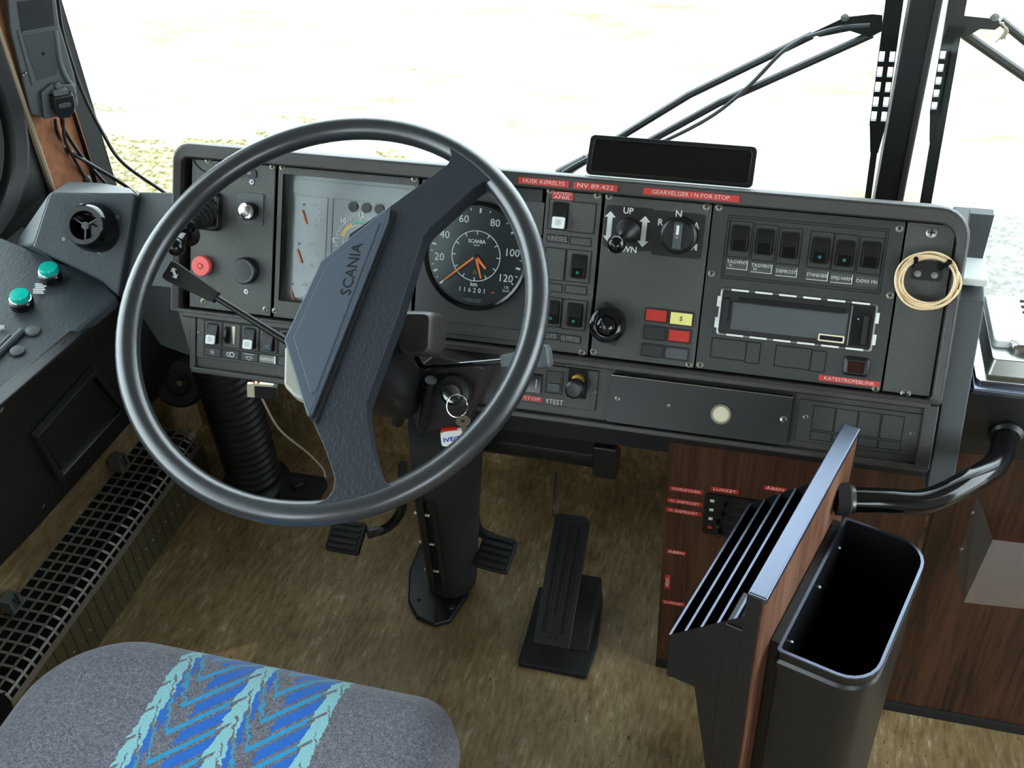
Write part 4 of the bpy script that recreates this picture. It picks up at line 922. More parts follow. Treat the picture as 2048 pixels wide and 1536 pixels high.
# waste bin on the right face
zr = 0.60
FBI = Fr(FB.p(0, zr, TB), bd, -FB.Z)            # x along the board, y = -right (to the left), z: bd x (-right)
def binloc(px, py): h = hz(px, py, zr) - FB.p(0, zr, TB); return (h @ bd, h @ FB.Z)
c_nl = binloc(1562, 1302); c_fl = binloc(1702, 1046); c_nr = binloc(1745, 1335); c_fr = binloc(1835, 1150)
bx0, bx1 = c_nl[0], c_fl[0] + 0.004; bt = max(c_nr[1], c_fr[1])
BN = thing('waste_bin', 'black metal waste bin with rounded open top hung on the partition', 'bin', FB.p((bx0 + bx1) / 2, 0.12, TB + bt / 2))
FT = Fr(FB.p(0, 0, TB + 0.001), bd, FB.Z)         # x along board, y to the right, z down/up
sgn = 1.0 if FT.Z[2] > 0 else -1.0
def bloop(d, z, g=0.0):
    lp = rrect(bx0 + d, bx1 - d, d + 0.012, bt - d, (max(0.035 - d, 0.004), 0.035 - d if 0.035 > d else 0.004, 0.004, 0.004), 6)
    return [FT.p(x + g, y, z * sgn) for x, y in lp]
mb = MB('black_plastic')
ls = [bloop(0, 0.12), bloop(0, zr - 0.03), bloop(-0.002, zr - 0.028), bloop(-0.0025, zr - 0.018), bloop(0, zr - 0.014), bloop(-0.001, zr), bloop(0.0015, zr), bloop(0.003, zr - 0.02), bloop(0.003, 0.125)]
mb.loft(ls); mb.box(FT, bx0 + 0.012, bx1 - 0.004, 0, 0.0125, min(sgn * 0.13, sgn * (zr - 0.004)), max(sgn * 0.13, sgn * (zr - 0.004))); lab(mb.build('body', BN, smooth=30), 'black bin body')
MB('board_trim').loft([bloop(-0.0016, zr - 0.001), bloop(-0.0016, zr + 0.0012), bloop(0.0018, zr + 0.0012), bloop(0.0018, zr - 0.001)], cap=False).build('rolled_rim', BN)
for s_ in (0.04, 0.13, 0.2):
    MB('steel').lathe(zfr(FB.p(bx0 + s_, zr - 0.03, TB + 0.016), FB.Z), [(0.003, 0), (0.002, 0.002), (0, 0.0024)], 10).build('rivet', BN)

# grab rail
g0 = hit(1672, 998, FB.p(0, 0, TB), FB.Z)
g1 = hy(2012, 868, 1.158)
g0r = g0 + FB.Z * 0.0
zz = g0[2]
mid1 = g0 + FB.Z * 0.05
k1 = hz(1850, 1003, zz - 0.005); k2 = hz(1935, 965, zz)
GR = thing('grab_rail', 'shiny black bent tube handrail from partition to the shelf box', 'handrail', tuple(g0))
path = smoothpath([g0, hz(1760, 1001, zz), k1, k2, hz(1975, 915, zz + 0.004) if False else (k2 + g1) / 2 + np.array((0.010, -0.008, 0)), g1], 8)
MB('black_gloss').tube(path, 0.0150, 20).build('tube', GR)
MB('black_matt').lathe(zfr(g0, path[2] - path[0]), [(0.019, 0.0), (0.0195, 0.014), (0.016, 0.017)], 24).build('collar', GR)
MB('steel').lathe(zfr(g0, path[2] - path[0]), [(0.0165, 0.014), (0.0168, 0.020), (0.0155, 0.0205)], 24).build('ring', GR)
MB('black_plastic').lathe(Fr(g1, (1, 0, 0), (0, 0, 1)), [(0.021, -0.002), (0.021, 0.005), (0.016, 0.010)], 24).build('collar', GR)

# ------------------------------------------------------------------ steering wheel
wa = math.radians(30.1); wn_ = np.array((0, -math.sin(wa), math.cos(wa)))
WC = np.array((-0.4875, 0.919, 0.8672))
FWH = Fr(WC, (1, 0, 0), np.cross(wn_, (1, 0, 0)))
SW = thing('steering_wheel', 'large black two-spoke steering wheel with blue-grey hub pad', 'steering wheel', tuple(WC))
RW, RT_ = 0.2364, 0.0137
MB('wheel_rim').tube([FWH.p(RW * math.cos(t), RW * math.sin(t), 0) for t in np.linspace(0, 2 * PI, 97)[:-1]], RT_, 18, closed=True).build('rim', SW, smooth=180)
def Wp(px, py, w=0.010): return FWH.loc(px, py, w)
outline = [(878, 284), (899, 295), (903, 314), (897, 330), (880, 343), (785, 412), (700, 470), (620, 830), (647, 888), (664, 935), (671, 960), (667, 983), (654, 1000), (632, 1008), (640, 1030), (850, 985), (842, 958), (822, 962), (805, 970), (790, 972), (774, 968), (759, 950), (748, 915), (735, 848), (733, 805), (796, 635), (835, 512), (846, 476), (860, 458), (950, 376), (966, 365), (984, 364), (998, 373), (1010, 392), (1022, 408), (1040, 402), (950, 300)]
poly = [Wp(*q) for q in outline]
# clamp the outer points onto the rim
poly2 = []
for (x, y) in poly:
    r = math.hypot(x, y)
    if r > RW + 0.003: x, y = x * (RW + 0.003) / r, y * (RW + 0.003) / r
    poly2.append((x, y))
MB('wheel_leather').prism(FWH, poly2, -0.012, 0.0125).build('spoke', SW, bev=0.0065, seg=4)
pad = [Wp(*q, 0.02) for q in ((779, 412), (642, 522), (568, 680), (615, 834), (622, 830), (776, 440))]
MB('wheel_pad').prism(FWH, pad, 0.0, 0.021).build('hub_pad', SW, bev=0.003, seg=3)
ins = [Wp(*q, 0.021) for q in ((768, 430), (652, 524), (582, 678), (620, 800), (630, 795))]
cx = sum(p[0] for p in ins) / 5; cy = sum(p[1] for p in ins) / 5
ins = [(cx + (x - cx) * 0.93, cy + (y - cy) * 0.93) for x, y in ins]
MB('wheel_pad').prism(FWH, ins, 0.02, 0.0222).build('pad_inlay', SW, bev=0.0008)
e0 = Wp(689, 585, 0.022); e1 = Wp(712, 492, 0.022); ang = math.atan2(e1[1] - e0[1], e1[0] - e0[0]); 
mid = ((e0[0] + e1[0]) / 2, (e0[1] + e1[1]) / 2)
mb = MB('black_plastic').text(FWH, 'SCANIA', mid[0] + 0.002, mid[1], 0.0125, 0.0223, rot=ang, sx=1.05); lab(mb.build('lettering', SW), 'embossed lettering SCANIA')
sm_ = [Wp(*q, 0.014) for q in ((785, 425), (778, 440), (628, 838), (618, 840), (770, 415))]
MB('black_matt').prism(FWH, [Wp(*q, 0.02) for q in ((779, 416), (788, 418), (628, 842), (618, 836))], 0.0, 0.0155).build('seam', SW)

# ------------------------------------------------------------------ steering column
SC = thing('steering_column', 'black steering column with ignition lock, stalks and slotted floor boot', 'column', (-0.525, 1.29, 0))
axn = -wn_
FC = Fr(WC + axn * 0.015, (1, 0, 0), np.cross(wn_, (1, 0, 0)))       # z axis = wheel normal
def CL(x0, x1, y0, y1, z, r=0.02): return [FC.p(x, y, -z) for x, y in rrect(x0, x1, y0, y1, r, 4)]
mb = MB('black_plastic'); mb.loft([CL(-0.032, 0.05, -0.055, 0.015, 0.0, 0.02), CL(-0.032, 0.055, -0.065, 0.018, 0.03, 0.02), CL(-0.030, 0.062, -0.07, 0.02, 0.08), CL(-0.028, 0.055, -0.06, 0.03, 0.16), CL(-0.025, 0.04, -0.03, 0.035, 0.26)])
mb.build('shroud', SC, bev=0.004, seg=2)
m = MB('white'); sh = [hit(q[0], q[1], WC + axn * 0.035, wn_) for q in ((568, 690), (566, 770), (585, 790), (620, 808), (640, 720))]
m.loft([sh, [p + axn * 0.02 for p in sh]]); 
m.ms = ['wing_glare_grey']; lab(m.build('shroud_wing', SC, bev=0.004), 'left wing of the shroud, coloured light grey for the glare on it')  # light grey colour stands in for glare on the shroud
# ignition plate
ip = [hy(*q, 1.06) for q in ((868, 708), (968, 735), (936, 845), (836, 868), (800, 760))]
m = MB('purple_brown').loft([ip, [p + np.array((0, 0.05, -0.03)) for p in ip]]); m.build('lock_housing', SC, bev=0.004)
lkc = hy(906, 786, 1.040); flk = zfr(lkc, (0.05, -0.85, 0.5))
mb = MB('rubber').lathe(flk, [(0.023, -0.01), (0.022, 0.003), (0.015, 0.006), (0.0135, 0.004)], 28).use('steel').lathe(flk, [(0.0125, 0.0), (0.0115, 0.007), (0.008, 0.0075), (0, 0.0075)], 24)
lab(mb.build('ignition_lock', SC), 'round ignition lock with steel barrel')
# two vertical fins of the shroud seen right of the spoke
for (qa, qb, wd) in (((822, 690), (795, 845), 0.012), ((862, 760), (842, 868), 0.008)):
    pa, pb2 = hy(*qa, 1.04), hy(*qb, 1.05); MB('black_plastic').cyl(pa, pb2, wd, wd * 0.7, 14).build('shroud_rib', SC)
# grip knob below hub
kp = hit(838, 668, WC + axn * 0.07, wn_); fk2 = Fr(kp, (1, 0, 0.1), (0.1, 0.6, 0.8))
m = MB('dash_frame').loft([[fk2.p(x, y, z) for x, y in rrect(-0.021 * s_, 0.021 * s_, -0.026 * s_, 0.026 * s_, 0.008, 4)] for z, s_ in ((-0.05, 0.7), (-0.02, 1.0), (0.008, 1.0), (0.016, 0.85))])
lab(m.build('adjusting_knob', SC, bev=0.002), 'chunky black adjusting knob')
# left stalk
def wpt(px, py, d): return hit(px, py, WC + axn * d, wn_)
s0 = wpt(585, 690, 0.055); s1 = wpt(428, 592, 0.030); s2 = wpt(338, 540, 0.020)
mb = MB('black_plastic').tube([s0, s1 + (s0 - s1) * 0.02], [0.0045, 0.0036], 12)
dr = nz(s2 - s1); fst = Fr(s1, dr, np.cross(ray(380, 565), dr) * -1)
if fst.Z @ (CAM - s1) < 0: fst = Fr(s1, dr, -fst.Y)
Ls = np.linalg.norm(s2 - s1)
mb.use('black_matt').loft([[fst.p(x, y * k_, z * k_) for y, z in rrect(-0.0125, 0.0125, -0.007, 0.007, 0.004, 3)] for x, k_ in ((-0.004, 0.55), (0.0, 0.6), (Ls * 0.9, 1.0), (Ls, 0.95))])
mb.use('white_print'); fa = fst.at(Ls * 0.82, 0, 0.0075, 0.9); arrow(mb, fa, 0.0075, 0.0016, 0.0045)
lab(mb.build('indicator_stalk', SC, bev=0.0008), 'black stalk left of the hub with a white arrow mark')
r0 = wpt(832, 715, 0.085); r0b = wpt(848, 736, 0.085); r1 = wpt(1010, 722, 0.060); r2 = wpt(1098, 712, 0.050)
mb = MB('black_gloss').tube(smoothpath([r0, r0b, r0b * 0.8 + r1 * 0.2, r1], 5), 0.0032, 10)
dr = nz(r2 - r1); frs = Fr(r1, dr, np.cross(ray(1050, 720), dr) * -1); 
if frs.Z @ (CAM - r1) < 0: frs = Fr(r1, dr, -frs.Y)
Lr = np.linalg.norm(r2 - r1)
mb.use('mid_grey').loft([[frs.p(x, y * k_, z * k_) for y, z in rrect(-0.011, 0.011, -0.008, 0.008, 0.003, 3)] for x, k_ in ((-0.004, 0.6), (Lr * 0.4, 0.85), (Lr * 0.78, 1.05), (Lr * 0.80, 1.2), (Lr, 1.15), (Lr * 1.04, 0.8))])
lab(mb.build('wiper_stalk', SC, bev=0.0008), 'thin rod stalk with a grey grip right of the hub')
# lower boot
top = hy(893, 905, 1.15); bot = np.array((-0.522, 1.275, 0.03))
dirb = nz(bot - top); fb = zfr(top, dirb)
m = MB('black_matt').lathe(fb, [(0.054, -0.08), (0.054, 0.02), (0.050, 0.2), (0.046, np.linalg.norm(bot - top))], 28)
m.build('boot', SC)
sl_ = MB('steel')
for px, py in ((843, 1028), (853, 1086), (862, 1140)):
    f1 = hit(px, py, top + np.array((0, -0.055, -0.0)), np.cross(dirb, (1, 0, 0)))
    sl_ = MB('cream').box(Fr(f1, (1, 0, -0.05), (0, 0.1, 1)), -0.012, 0.014, -0.0016, 0.0016, -0.002, 0.002); lab(sl_.build('boot_clip', SC, bev=0.0008), 'pale clip across the boot seam')
st0 = hit(838, 1000, top + np.array((0, -0.055, 0)), np.cross(dirb, (1, 0, 0))); st1 = hit(866, 1180, top + np.array((0, -0.055, 0)), np.cross(dirb, (1, 0, 0)))
MB('rubber').tube([st0, st1], 0.007, 8).tube([st0 + np.array((0.022, 0, 0)), st1 + np.array((0.020, 0, 0))], 0.004, 8).build('boot_seam', SC)
bpx = [(818, 1140), (816, 1200), (832, 1232), (868, 1248), (900, 1240), (935, 1190), (948, 1150), (950, 1090), (930, 1040), (850, 1060)]
bpp = [hz(*q, 0.012) for q in bpx]
m = MB('rubber').loft([[np.array((p[0], p[1], 0.0)) for p in bpp], bpp]); m.build('floor_flange', SC, bev=0.004)
MB('dark_void').tube([hz(872, 1205, 0.014), hz(872, 1243, 0.014)], 0.0022, 6).build('flange_slit', SC)
MB('dark_steel').lathe(Fr(hz(902, 1213, 0.0125), (1, 0, 0), (0, 1, 0)), [(0.0075, 0), (0.006, 0.003), (0, 0.0035)], 14).build('bolt', SC)
MB('dark_void').lathe(Fr(hz(838, 1200, 0.0125), (1, 0, 0), (0, 1, 0)), [(0.004, 0), (0.003, 0.001), (0, 0.001)], 14).build('bolt', SC)

# ------------------------------------------------------------------ keys
KR = thing('key_bunch', 'ignition keys on a ring with a white fob hanging from the ignition lock', 'keys', tuple(lkc + np.array((0, -0.02, -0.03))))
k0 = flk.p(0, 0, 0.0075)
fkey = Fr(k0, flk.X * 0.8 + flk.Y * -0.6, flk.Z)
MB('black_plastic').prism(fkey, rrect(-0.013, 0.013, 0.0, 0.020, 0.006, 4), -0.0018, 0.0018).build('key', KR, bev=0.0006)
rc = hy(914, 812, 1.01); ctd = nz(CAM - rc); frk = zfr(rc, nz(ctd + np.array((0.5, 0, 0.1))))
MB('chrome').tube([frk.p(0.0145 * math.cos(t), 0.0145 * math.sin(t), 0) for t in np.linspace(0, 2 * PI, 33)[:-1]], 0.0009, 8, closed=True).build('split_ring', KR)
kc = hy(926, 842, 1.01); fk3 = zfr(kc, nz(CAM - kc))
up2 = np.array((0, 0, 1)); fk3 = Fr(kc, np.cross(up2, nz(CAM - kc)), up2)
mb = MB('steel').prism(fk3, circ(0.0095, 18), -0.0009, 0.0009).prism(fk3, [(-0.002, -0.03), (0.003, -0.03), (0.004, -0.008), (-0.003, -0.008)], -0.0008, 0.0008); mb.use('dark_void').prism(fk3, circ(0.0026, 10, 0, 0.001), 0.0009, 0.0011)
lab(mb.build('key', KR), 'small steel key with a round head')
kf = hy(907, 874, 1.015); fk4 = Fr(kf, np.cross(up2, nz(CAM - kf)) + np.array((0, 0, 0.0)), up2 + np.array((0.1, 0, 0)))
mb = MB('white').prism(fk4, rrect(-0.0165, 0.0165, -0.013, 0.013, (0.005, 0.007, 0.005, 0.008), 4), -0.0025, 0.0025).use('red_lens').prism(fk4, rrect(-0.0155, 0.006, 0.010, 0.0165, 0.003, 3), -0.002, 0.002)
mb.use('blue_print').text(fk4, 'IVECO', 0.001, -0.001, 0.0074, 0.0028, bold=True, rot=0.08); lab(mb.build('fob', KR, bev=0.0), 'white key fob reading IVECO')

# ------------------------------------------------------------------ pedals
def pedal(name, label, quad, z, arm, rb_dir):
    P = [hz(x, y, zz_) for (x, y), zz_ in zip(quad, z)]
    t = thing(name, label, 'pedal', tuple((P[0] + P[2]) / 2 - np.array((0, 0, 0.03))))
    f_ = Fr(P[3], P[2] - P[3], P[0] - P[3]); wd = np.linalg.norm(P[2] - P[3]); ht = abs((P[0] - P[3]) @ f_.Y)
    m = MB('rubber').prism(f_, rrect(0, wd, 0, ht, 0.006, 3), -0.010, 0.0); m.build('pad', t, bev=0.002)
    for k in range(5):
        y_ = ht * (0.08 + 0.19 * k); MB('rubber').box(f_, 0.004, wd - 0.006, y_, y_ + ht * 0.10, 0.0, 0.003).build('rib', t, bev=0.001)
    MB('black_plastic').tube(smoothpath([np.array(a_) for a_ in arm], 6), 0.0085, 10).build('arm', t)
    return t
pedal('clutch_pedal', 'black ribbed rubber clutch pedal on a curved arm left of the column boot', [(672, 1035), (742, 1042), (715, 1110), (648, 1098)], (0.165, 0.165, 0.14, 0.14), [hz(735, 1068, 0.145), hz(775, 1055, 0.155), hz(800, 1025, 0.20), hz(806, 985, 0.27), hy(806, 930, 1.32)], 0)
pedal('brake_pedal', 'black ribbed rubber brake pedal right of the column boot with worn shiny corner', [(962, 1060), (1032, 1072), (1012, 1148), (945, 1130)], (0.165, 0.165, 0.14, 0.14), [hz(985, 1075, 0.145), hz(958, 1060, 0.17), hz(947, 1010, 0.24), hy(945, 940, 1.34), hy(950, 880, 1.34)], 0)
AP = thing('accelerator_pedal', 'long ribbed black accelerator pedal hinged on a floor base', 'pedal', (-0.30, 1.2, 0))
n35 = np.array((0, -math.sin(0.6), math.cos(0.6))); bb = hz(1098, 1290, 0.045)
fap = Fr(bb, (1, 0, 0), (0, math.cos(0.6), math.sin(0.6)))
q1 = fap.loc(1060, 1292); q2 = fap.loc(1135, 1300); q3_ = fap.loc(1115, 1024); q4 = fap.loc(1186, 1030)
xw0, xw1 = (q1[0] + q3_[0]) / 2, (q2[0] + q4[0]) / 2; yl = q3_[1]
m = MB('black_plastic').prism(fap, rrect(xw0, xw1, q2[1] * 0.5, yl, (0.014, 0.010, 0.002, 0.002), 4), -0.008, 0.0); m.ms = ['rubber']; m.build('plate', AP, bev=0.0015)
for k in range(3):
    x_ = xw0 + (xw1 - xw0) * (0.18 + 0.25 * k); MB('dark_void').prism(fap, rrect(x_, x_ + 0.006, 0.02 + (0.03 if k == 1 else 0), yl - 0.018, 0.002, 2), 0.0, 0.0006).build('groove', AP)
    MB('rubber').prism(fap, rrect(x_ + 0.006, x_ + 0.009, 0.02, yl - 0.018, 0.001, 2), 0.0, 0.002).build('rib', AP)
for (x_, y_) in ((0.55, yl - 0.042), (0.45, 0.058), (0.45, 0.012), (0.62, 0.012)): MB('dark_void').lathe(fap.at(xw0 + (xw1 - xw0) * x_, y_, 0), [(0.0034, 0.0006), (0, 0.001)], 10).build('hole', AP)
bq = [hz(*q, 0.012) for q in ((1040, 1310), (1036, 1325), (1172, 1352), (1195, 1290), (1206, 1195), (1180, 1180), (1078, 1172))]
m = MB('black_matt').loft([[np.array((p[0], p[1], 0)) for p in bq], bq]); m.build('base', AP, bev=0.003)
bw = [np.array((bb[0] + x, y, z)) for x in (xw0 + 0.004, xw1 + 0.028) for y, z in ((1.17, 0.012), (1.30, 0.012), (1.29, 0.075), (1.20, 0.045))]
m = MB('black_matt').loft([bw[:4], bw[4:]]); m.build('hinge_block', AP, bev=0.003)
MB('dark_steel').tube(smoothpath([fap.p(xw0 + 0.004, yl - 0.018, -0.008), hz(1112, 1035, 0.17), hz(1108, 1020, 0.19), hy(1112, 945, 1.42)], 5), 0.0026, 8).build('linkage_rod', AP)

# ------------------------------------------------------------------ corrugated hose etc.
hp = []; hr_ = []
t0_ = np.array((-1.008, 1.43, 0.62)); t1_ = np.array((-1.003, 1.45, 0.02))
NR = 34
prof = []
Lh = np.linalg.norm(t1_ - t0_)
for k in range(NR):
    z = Lh * k / NR; prof += [(0.049, z), (0.055, z + Lh / NR * 0.3), (0.055, z + Lh / NR * 0.6), (0.049, z + Lh / NR * 0.95)]
tag(MB('rubber').lathe(zfr(t0_, t1_ - t0_), prof, 30).build('corrugated_hose'), 'thick black corrugated hose running down to the floor under the dashboard', 'hose')
tag(MB('rubber').lathe(Fr((-1.003, 1.45, 0.0), (1, 0, 0), (0, 1, 0)), [(0.073, 0), (0.070, 0.012), (0.056, 0.02)], 30).build('hose_collar'), 'black rubber collar around the foot of the corrugated hose', 'collar')
a_ = hy(360, 765, 1.50); 
f_ = zfr(a_, (0.3, -0.8, 0.45)); mb = MB('mid_grey').lathe(f_, [(0.050, -0.03), (0.052, 0.0), (0.045, 0.012), (0.026, 0.014), (0.024, 0.0), (0.0, -0.002)], 30); mb.ms = ['black_matt']
mb.use('rib_metal').lathe(f_, [(0.010, -0.002), (0.006, 0.012), (0, 0.014)], 14)
tag(mb.build('round_blower'), 'dull round blower outlet behind the steering wheel left rim', 'blower')
# floor heater outlet with perforated dome, near wheel lower left
fo_ = Fr(hz(350, 930, 0.05), (1, 0, 0), (0, 1, 0)); mb = MB('black_matt').lathe(fo_, [(0.05, -0.05), (0.05, 0.03), (0.04, 0.05), (0, 0.055)], 24).use('grille_metal')
mb.box(fo_.at(-0.005, -0.01, 0.055), -0.022, 0.022, -0.002, 0.002, 0, 0.002).box(fo_.at(-0.005, 0.012, 0.055), -0.018, 0.018, -0.002, 0.002, 0, 0.002).box(fo_.at(-0.005, 0.0, 0.055), -0.002, 0.002, -0.025, 0.02, 0, 0.002).box(fo_.at(-0.024, 0.0, 0.055), -0.002, 0.002, -0.02, 0.014, 0, 0.002).box(fo_.at(0.014, 0.0, 0.055), -0.002, 0.002, -0.02, 0.014, 0, 0.002)
tag(mb.build('heater_motor'), 'dark round heater motor at the far end of the floor grille', 'motor')
FBn = hz(600, 985, 0.0); mb = MB('black_matt').prism(Fr(FBn, (1, 0, 0), (0, 1, 0)), rrect(-0.035, 0.05, -0.03, 0.035, 0.01, 3), 0, 0.02); mb.use('dark_steel').lathe(Fr(FBn + np.array((0, 0, 0.02)), (1, 0, 0), (0, 1, 0)), [(0.014, 0), (0.014, 0.010), (0.011, 0.012), (0, 0.0115)], 18)
tag(mb.build('foot_switch', bev=0.001), 'small round foot switch on the floor left of the clutch pedal', 'switch')
# loose connector and wires
cpt = hy(508, 778, 1.15); f_ = Fr(cpt, (1, 0.3, -0.15), (0.1, 0.2, 1)); CN = thing('loose_connector', 'cream and black plug with red wires dangling below the lower switch row', 'connector', tuple(cpt))
MB('cream').box(f_, -0.010, 0.002, -0.013, 0.010, -0.004, 0.004).box(f_, 0.0, 0.03, 0.008, 0.012, -0.006, 0.006).build('plug', CN, bev=0.001)
MB('black_matt').box(f_, 0.002, 0.035, -0.012, 0.008, -0.008, 0.008).build('socket', CN, bev=0.001)
MB('wire_red').tube([f_.p(0.0, 0.012, 0), f_.p(-0.001, 0.03, 0.0)], 0.002, 6).tube([f_.p(0.007, 0.012, 0), f_.p(0.007, 0.03, 0.0)], 0.002, 6).build('wire', CN)
wp = [hy(520, 790, 1.30), hy(560, 860, 1.36), hz(620, 910, 0.06), hz(650, 950, 0.02), hz(630, 1000, 0.01)]
tag(MB('cord_white').tube(smoothpath(wp, 8), 0.0022, 6).build('loose_wire'), 'thin pale wire trailing from under the dashboard to the floor switch', 'wire')
wp = [hy(1222, 868, 1.22), hy(1240, 880, 1.22), hy(1270, 876, 1.22), hy(1292, 862, 1.22)]
tag(MB('cord_white').tube(smoothpath(wp, 6), 0.0028, 8).use('wire_red').tube([hy(1229, 879, 1.215), hy(1244, 890, 1.215)], 0.004, 8).build('wire_end'), 'short white wire with a red tip poking out left of the wood panel', 'wire')

# ------------------------------------------------------------------ heater with punched grille along the left wall
HT = thing('floor_heater', 'long floor heater with punched metal grille and ribbed front along the left wall', 'heater', (-1.15, 1.1, 0))
ya, yb = 0.80, 1.445
fr_prof = [(-1.205, 0.128)]
prof_pts = [(-1.205, 0.134), (-1.184, 0.134), (-1.163, 0.134), (-1.142, 0.134), (-1.121, 0.133), (-1.106, 0.126), (-1.100, 0.112)]
gm_ = MB('grille_metal')
def pstrip(mb, y0, y1, pts_, th=0.0012):
    lo = [(x, z) for x, z in pts_]
    vs = []
    for x, z in lo: vs += [(x, y0, z), (x, y1, z), (x, y1, z - th), (x, y0, z - th)]
    loops = [vs[i:i + 4] for i in range(0, len(vs), 4)]; mb.loft(loops)
dense = []
for i in range(len(prof_pts) - 1):
    for k in range(2): dense.append(tuple(np.array(prof_pts[i]) * (1 - k / 2) + np.array(prof_pts[i + 1]) * k / 2))
dense.append(prof_pts[-1])
pitch = 0.0218; NG = int((yb - ya) / pitch) + 1
for k in range(NG): pstrip(gm_, ya + k * pitch, ya + k * pitch + 0.0050, dense)
ar = [0.0]; 
bars = [(-1.205, 0.134), (-1.184, 0.134), (-1.163, 0.134), (-1.142, 0.134), (-1.119, 0.1328)]
for x, z in bars: gm_.box(WORLD, x - 0.0022, x + 0.0022, ya, yb, z - 0.0011, z + 0.0001)
gm_.loft([[(-1.104, y, 0.1255), (-1.1015, y, 0.1215), (-1.1025, y, 0.1210), (-1.105, y, 0.1248)] for y in (ya, yb)])
gm_.box(WORLD, -1.1006, -1.0994, ya, yb, 0.098, 0.112)
lab(gm_.build('grille', HT), 'punched steel grille with square holes')
MB('rib_metal').box(WORLD, -1.104, -1.1008, ya, yb, 0.0, 0.100).build('front_plate', HT)
for k in range(26): MB('rib_metal').box(WORLD, -1.1008, -1.0992, ya + 0.012 + k * 0.0245, ya + 0.016 + k * 0.0245, 0.003, 0.098).build('rib', HT)
for k in range(25): MB('steel').lathe(Fr((-1.1006, ya + 0.026 + k * 0.0245, 0.048), (0, 1, 0), (0, 0, 1)), [(0.003, 0), (0.002, 0.0016), (0, 0.0018)], 8).build('rivet', HT)
MB('black_matt').box(WORLD, -1.24, -0.87, 1.30, 1.575, 0.46, 0.60).build('leak_filler', LC_) if False else None
MB('dark_void').box(WORLD, -1.20, -1.106, ya + 0.004, yb, 0.0, 0.06).box(WORLD, -1.2048, -1.203, ya, yb, 0.0, 0.131).box(WORLD, -1.20, -1.106, ya, ya + 0.003, 0, 0.128).build('core', HT)
MB('dark_steel').tube([(-1.185, 0.70, 0.05), (-1.15, 0.86, 0.05)], 0.022, 14).build('pipe', HT)
for q, nm in (((238, 925), 'far'), ((22, 1205), 'near')):
    c0 = hx(q[0], q[1], -1.185)
    f_ = Fr(c0, (0, 1, 0), (0, 0, 1)); mb = MB('grey_plastic')
    mb.box(f_, -0.014, 0.014, -0.014, 0.014, -0.012, 0.004).box(f_, -0.014, -0.008, -0.014, 0.014, 0.004, 0.012).box(f_, 0.008, 0.014, -0.014, 0.014, 0.004, 0.012).box(f_, -0.008, 0.008, -0.014, -0.009, 0.004, 0.012)
    mb.use('dark_void').box(f_, -0.005, 0.005, -0.004, 0.006, 0.004, 0.0046).use('steel').lathe(f_.at(0, 0.001, 0.0046), [(0.003, 0), (0, 0.001)], 8)
    tag(mb.build('cable_clip', bev=0.001), ('grey plastic clip on the kick strip near the wheel rim, the farther of two' if nm == 'far' else 'grey plastic clip beside the seat corner, the nearer of two'), 'clip')

# ------------------------------------------------------------------ left console
LC = thing('side_console', 'dark vinyl side console with air vent and green buttons left of the wheel', 'console', (-1.1, 1.1, 0.2))
# corner points
e_f = hit(235, 592, FD.p(0, 0, -0.005), FD.Z)          # front inner corner of ledge, meets vent face
e_n = hx(0, 792, e_f[0] - 0.05)
zl = e_f[2]; zo = zl + 0.03
ln = hz(-60, 842, zl - 0.01)
lo_f = hz(62, 487, zo + 0.02); lo_n = np.array((-1.235, ln[1] - 0.05, zo))
lo_f2 = np.array((-1.235, lo_f[1] + 0.05, zo + 0.01))
vj = hz(205, 556, zl + 0.008)
top_ = [e_f, ln, lo_n, lo_f2, vj]
m = MB('console_vinyl').loft([top_, [p - np.array((0, 0, 0.018)) for p in top_]])
ledge = m.build('ledge', LC, bev=0.005, seg=3)
nrm = nz(np.cross(ln - e_f, lo_n - e_f)); nrm = nrm if nrm[2] > 0 else -nrm
FL = Fr(e_f, ln - e_f, np.cross(nrm, ln - e_f))
def LH(px, py, w=0.0): return hit(px, py, FL.p(0, 0, w), FL.Z)
# vent face: quad
va = hit(272, 386, FD.p(0, 0, -0.005), FD.Z); vb_ = e_f
vl_top = hx(100, 385, -1.10); vl_mid = hx(72, 470, -1.14); vl_bot = vj
vtx = [va, vb_, vj, hit(66, 487, vj, FL.Z), vl_top]
pn = nz(np.cross(vb_ - va, vj - va)); 
# planar face through va, vb_ and the left top
pv = nz(np.cross(vb_ - va, np.array((-1.05, 1.165, 0.81)) - va)); pv = pv if pv[1] < 0 else -pv
FV = Fr(va, np.cross((0, 0, 1), pv) , (0, 0, 1)); FV = Fr(va, -FV.X if FV.X[0] < 0 else FV.X, np.cross(pv, FV.X if FV.X[0] > 0 else -FV.X))
vq = [(272, 386), (236, 594), (201, 562), (62, 494), (66, 487), (98, 385)]
vp_ = [hit(*q, va, FV.Z) for q in vq]
m = MB('console_vinyl').loft([vp_, [p + np.array((-0.02, 0.16, -0.16)) for p in vp_]]); m.build('vent_face', LC, bev=0.004, seg=3)
MB('black_matt').box(WORLD, -1.215, -1.02, 1.175, 1.30, 0.58, 0.672).build('leak_filler', LC)  # added filler, blocks daylight leaking between vent face and ledge
# left sloping return from vent face to wall and cowl top
rt = [hit(66, 487, va, FV.Z), hit(98, 385, va, FV.Z), hx(140, 362, -1.215), hx(20, 500, -1.235), lo_f2]
m = MB('console_vinyl').loft([rt[:4], [p + np.array((0, 0.03, -0.05)) for p in rt[:4]]]); m.build('corner_face', LC, bev=0.004, seg=3)
tp = [hit(98, 385, va, FV.Z), va, hy(262, 376, 1.30), hy(205, 366, 1.52), hy(135, 362, 1.40)]
m = MB('console_vinyl').loft([tp, [p - np.array((0, 0, 0.02)) for p in tp]]); m.build('cowl_top', LC, bev=0.004)
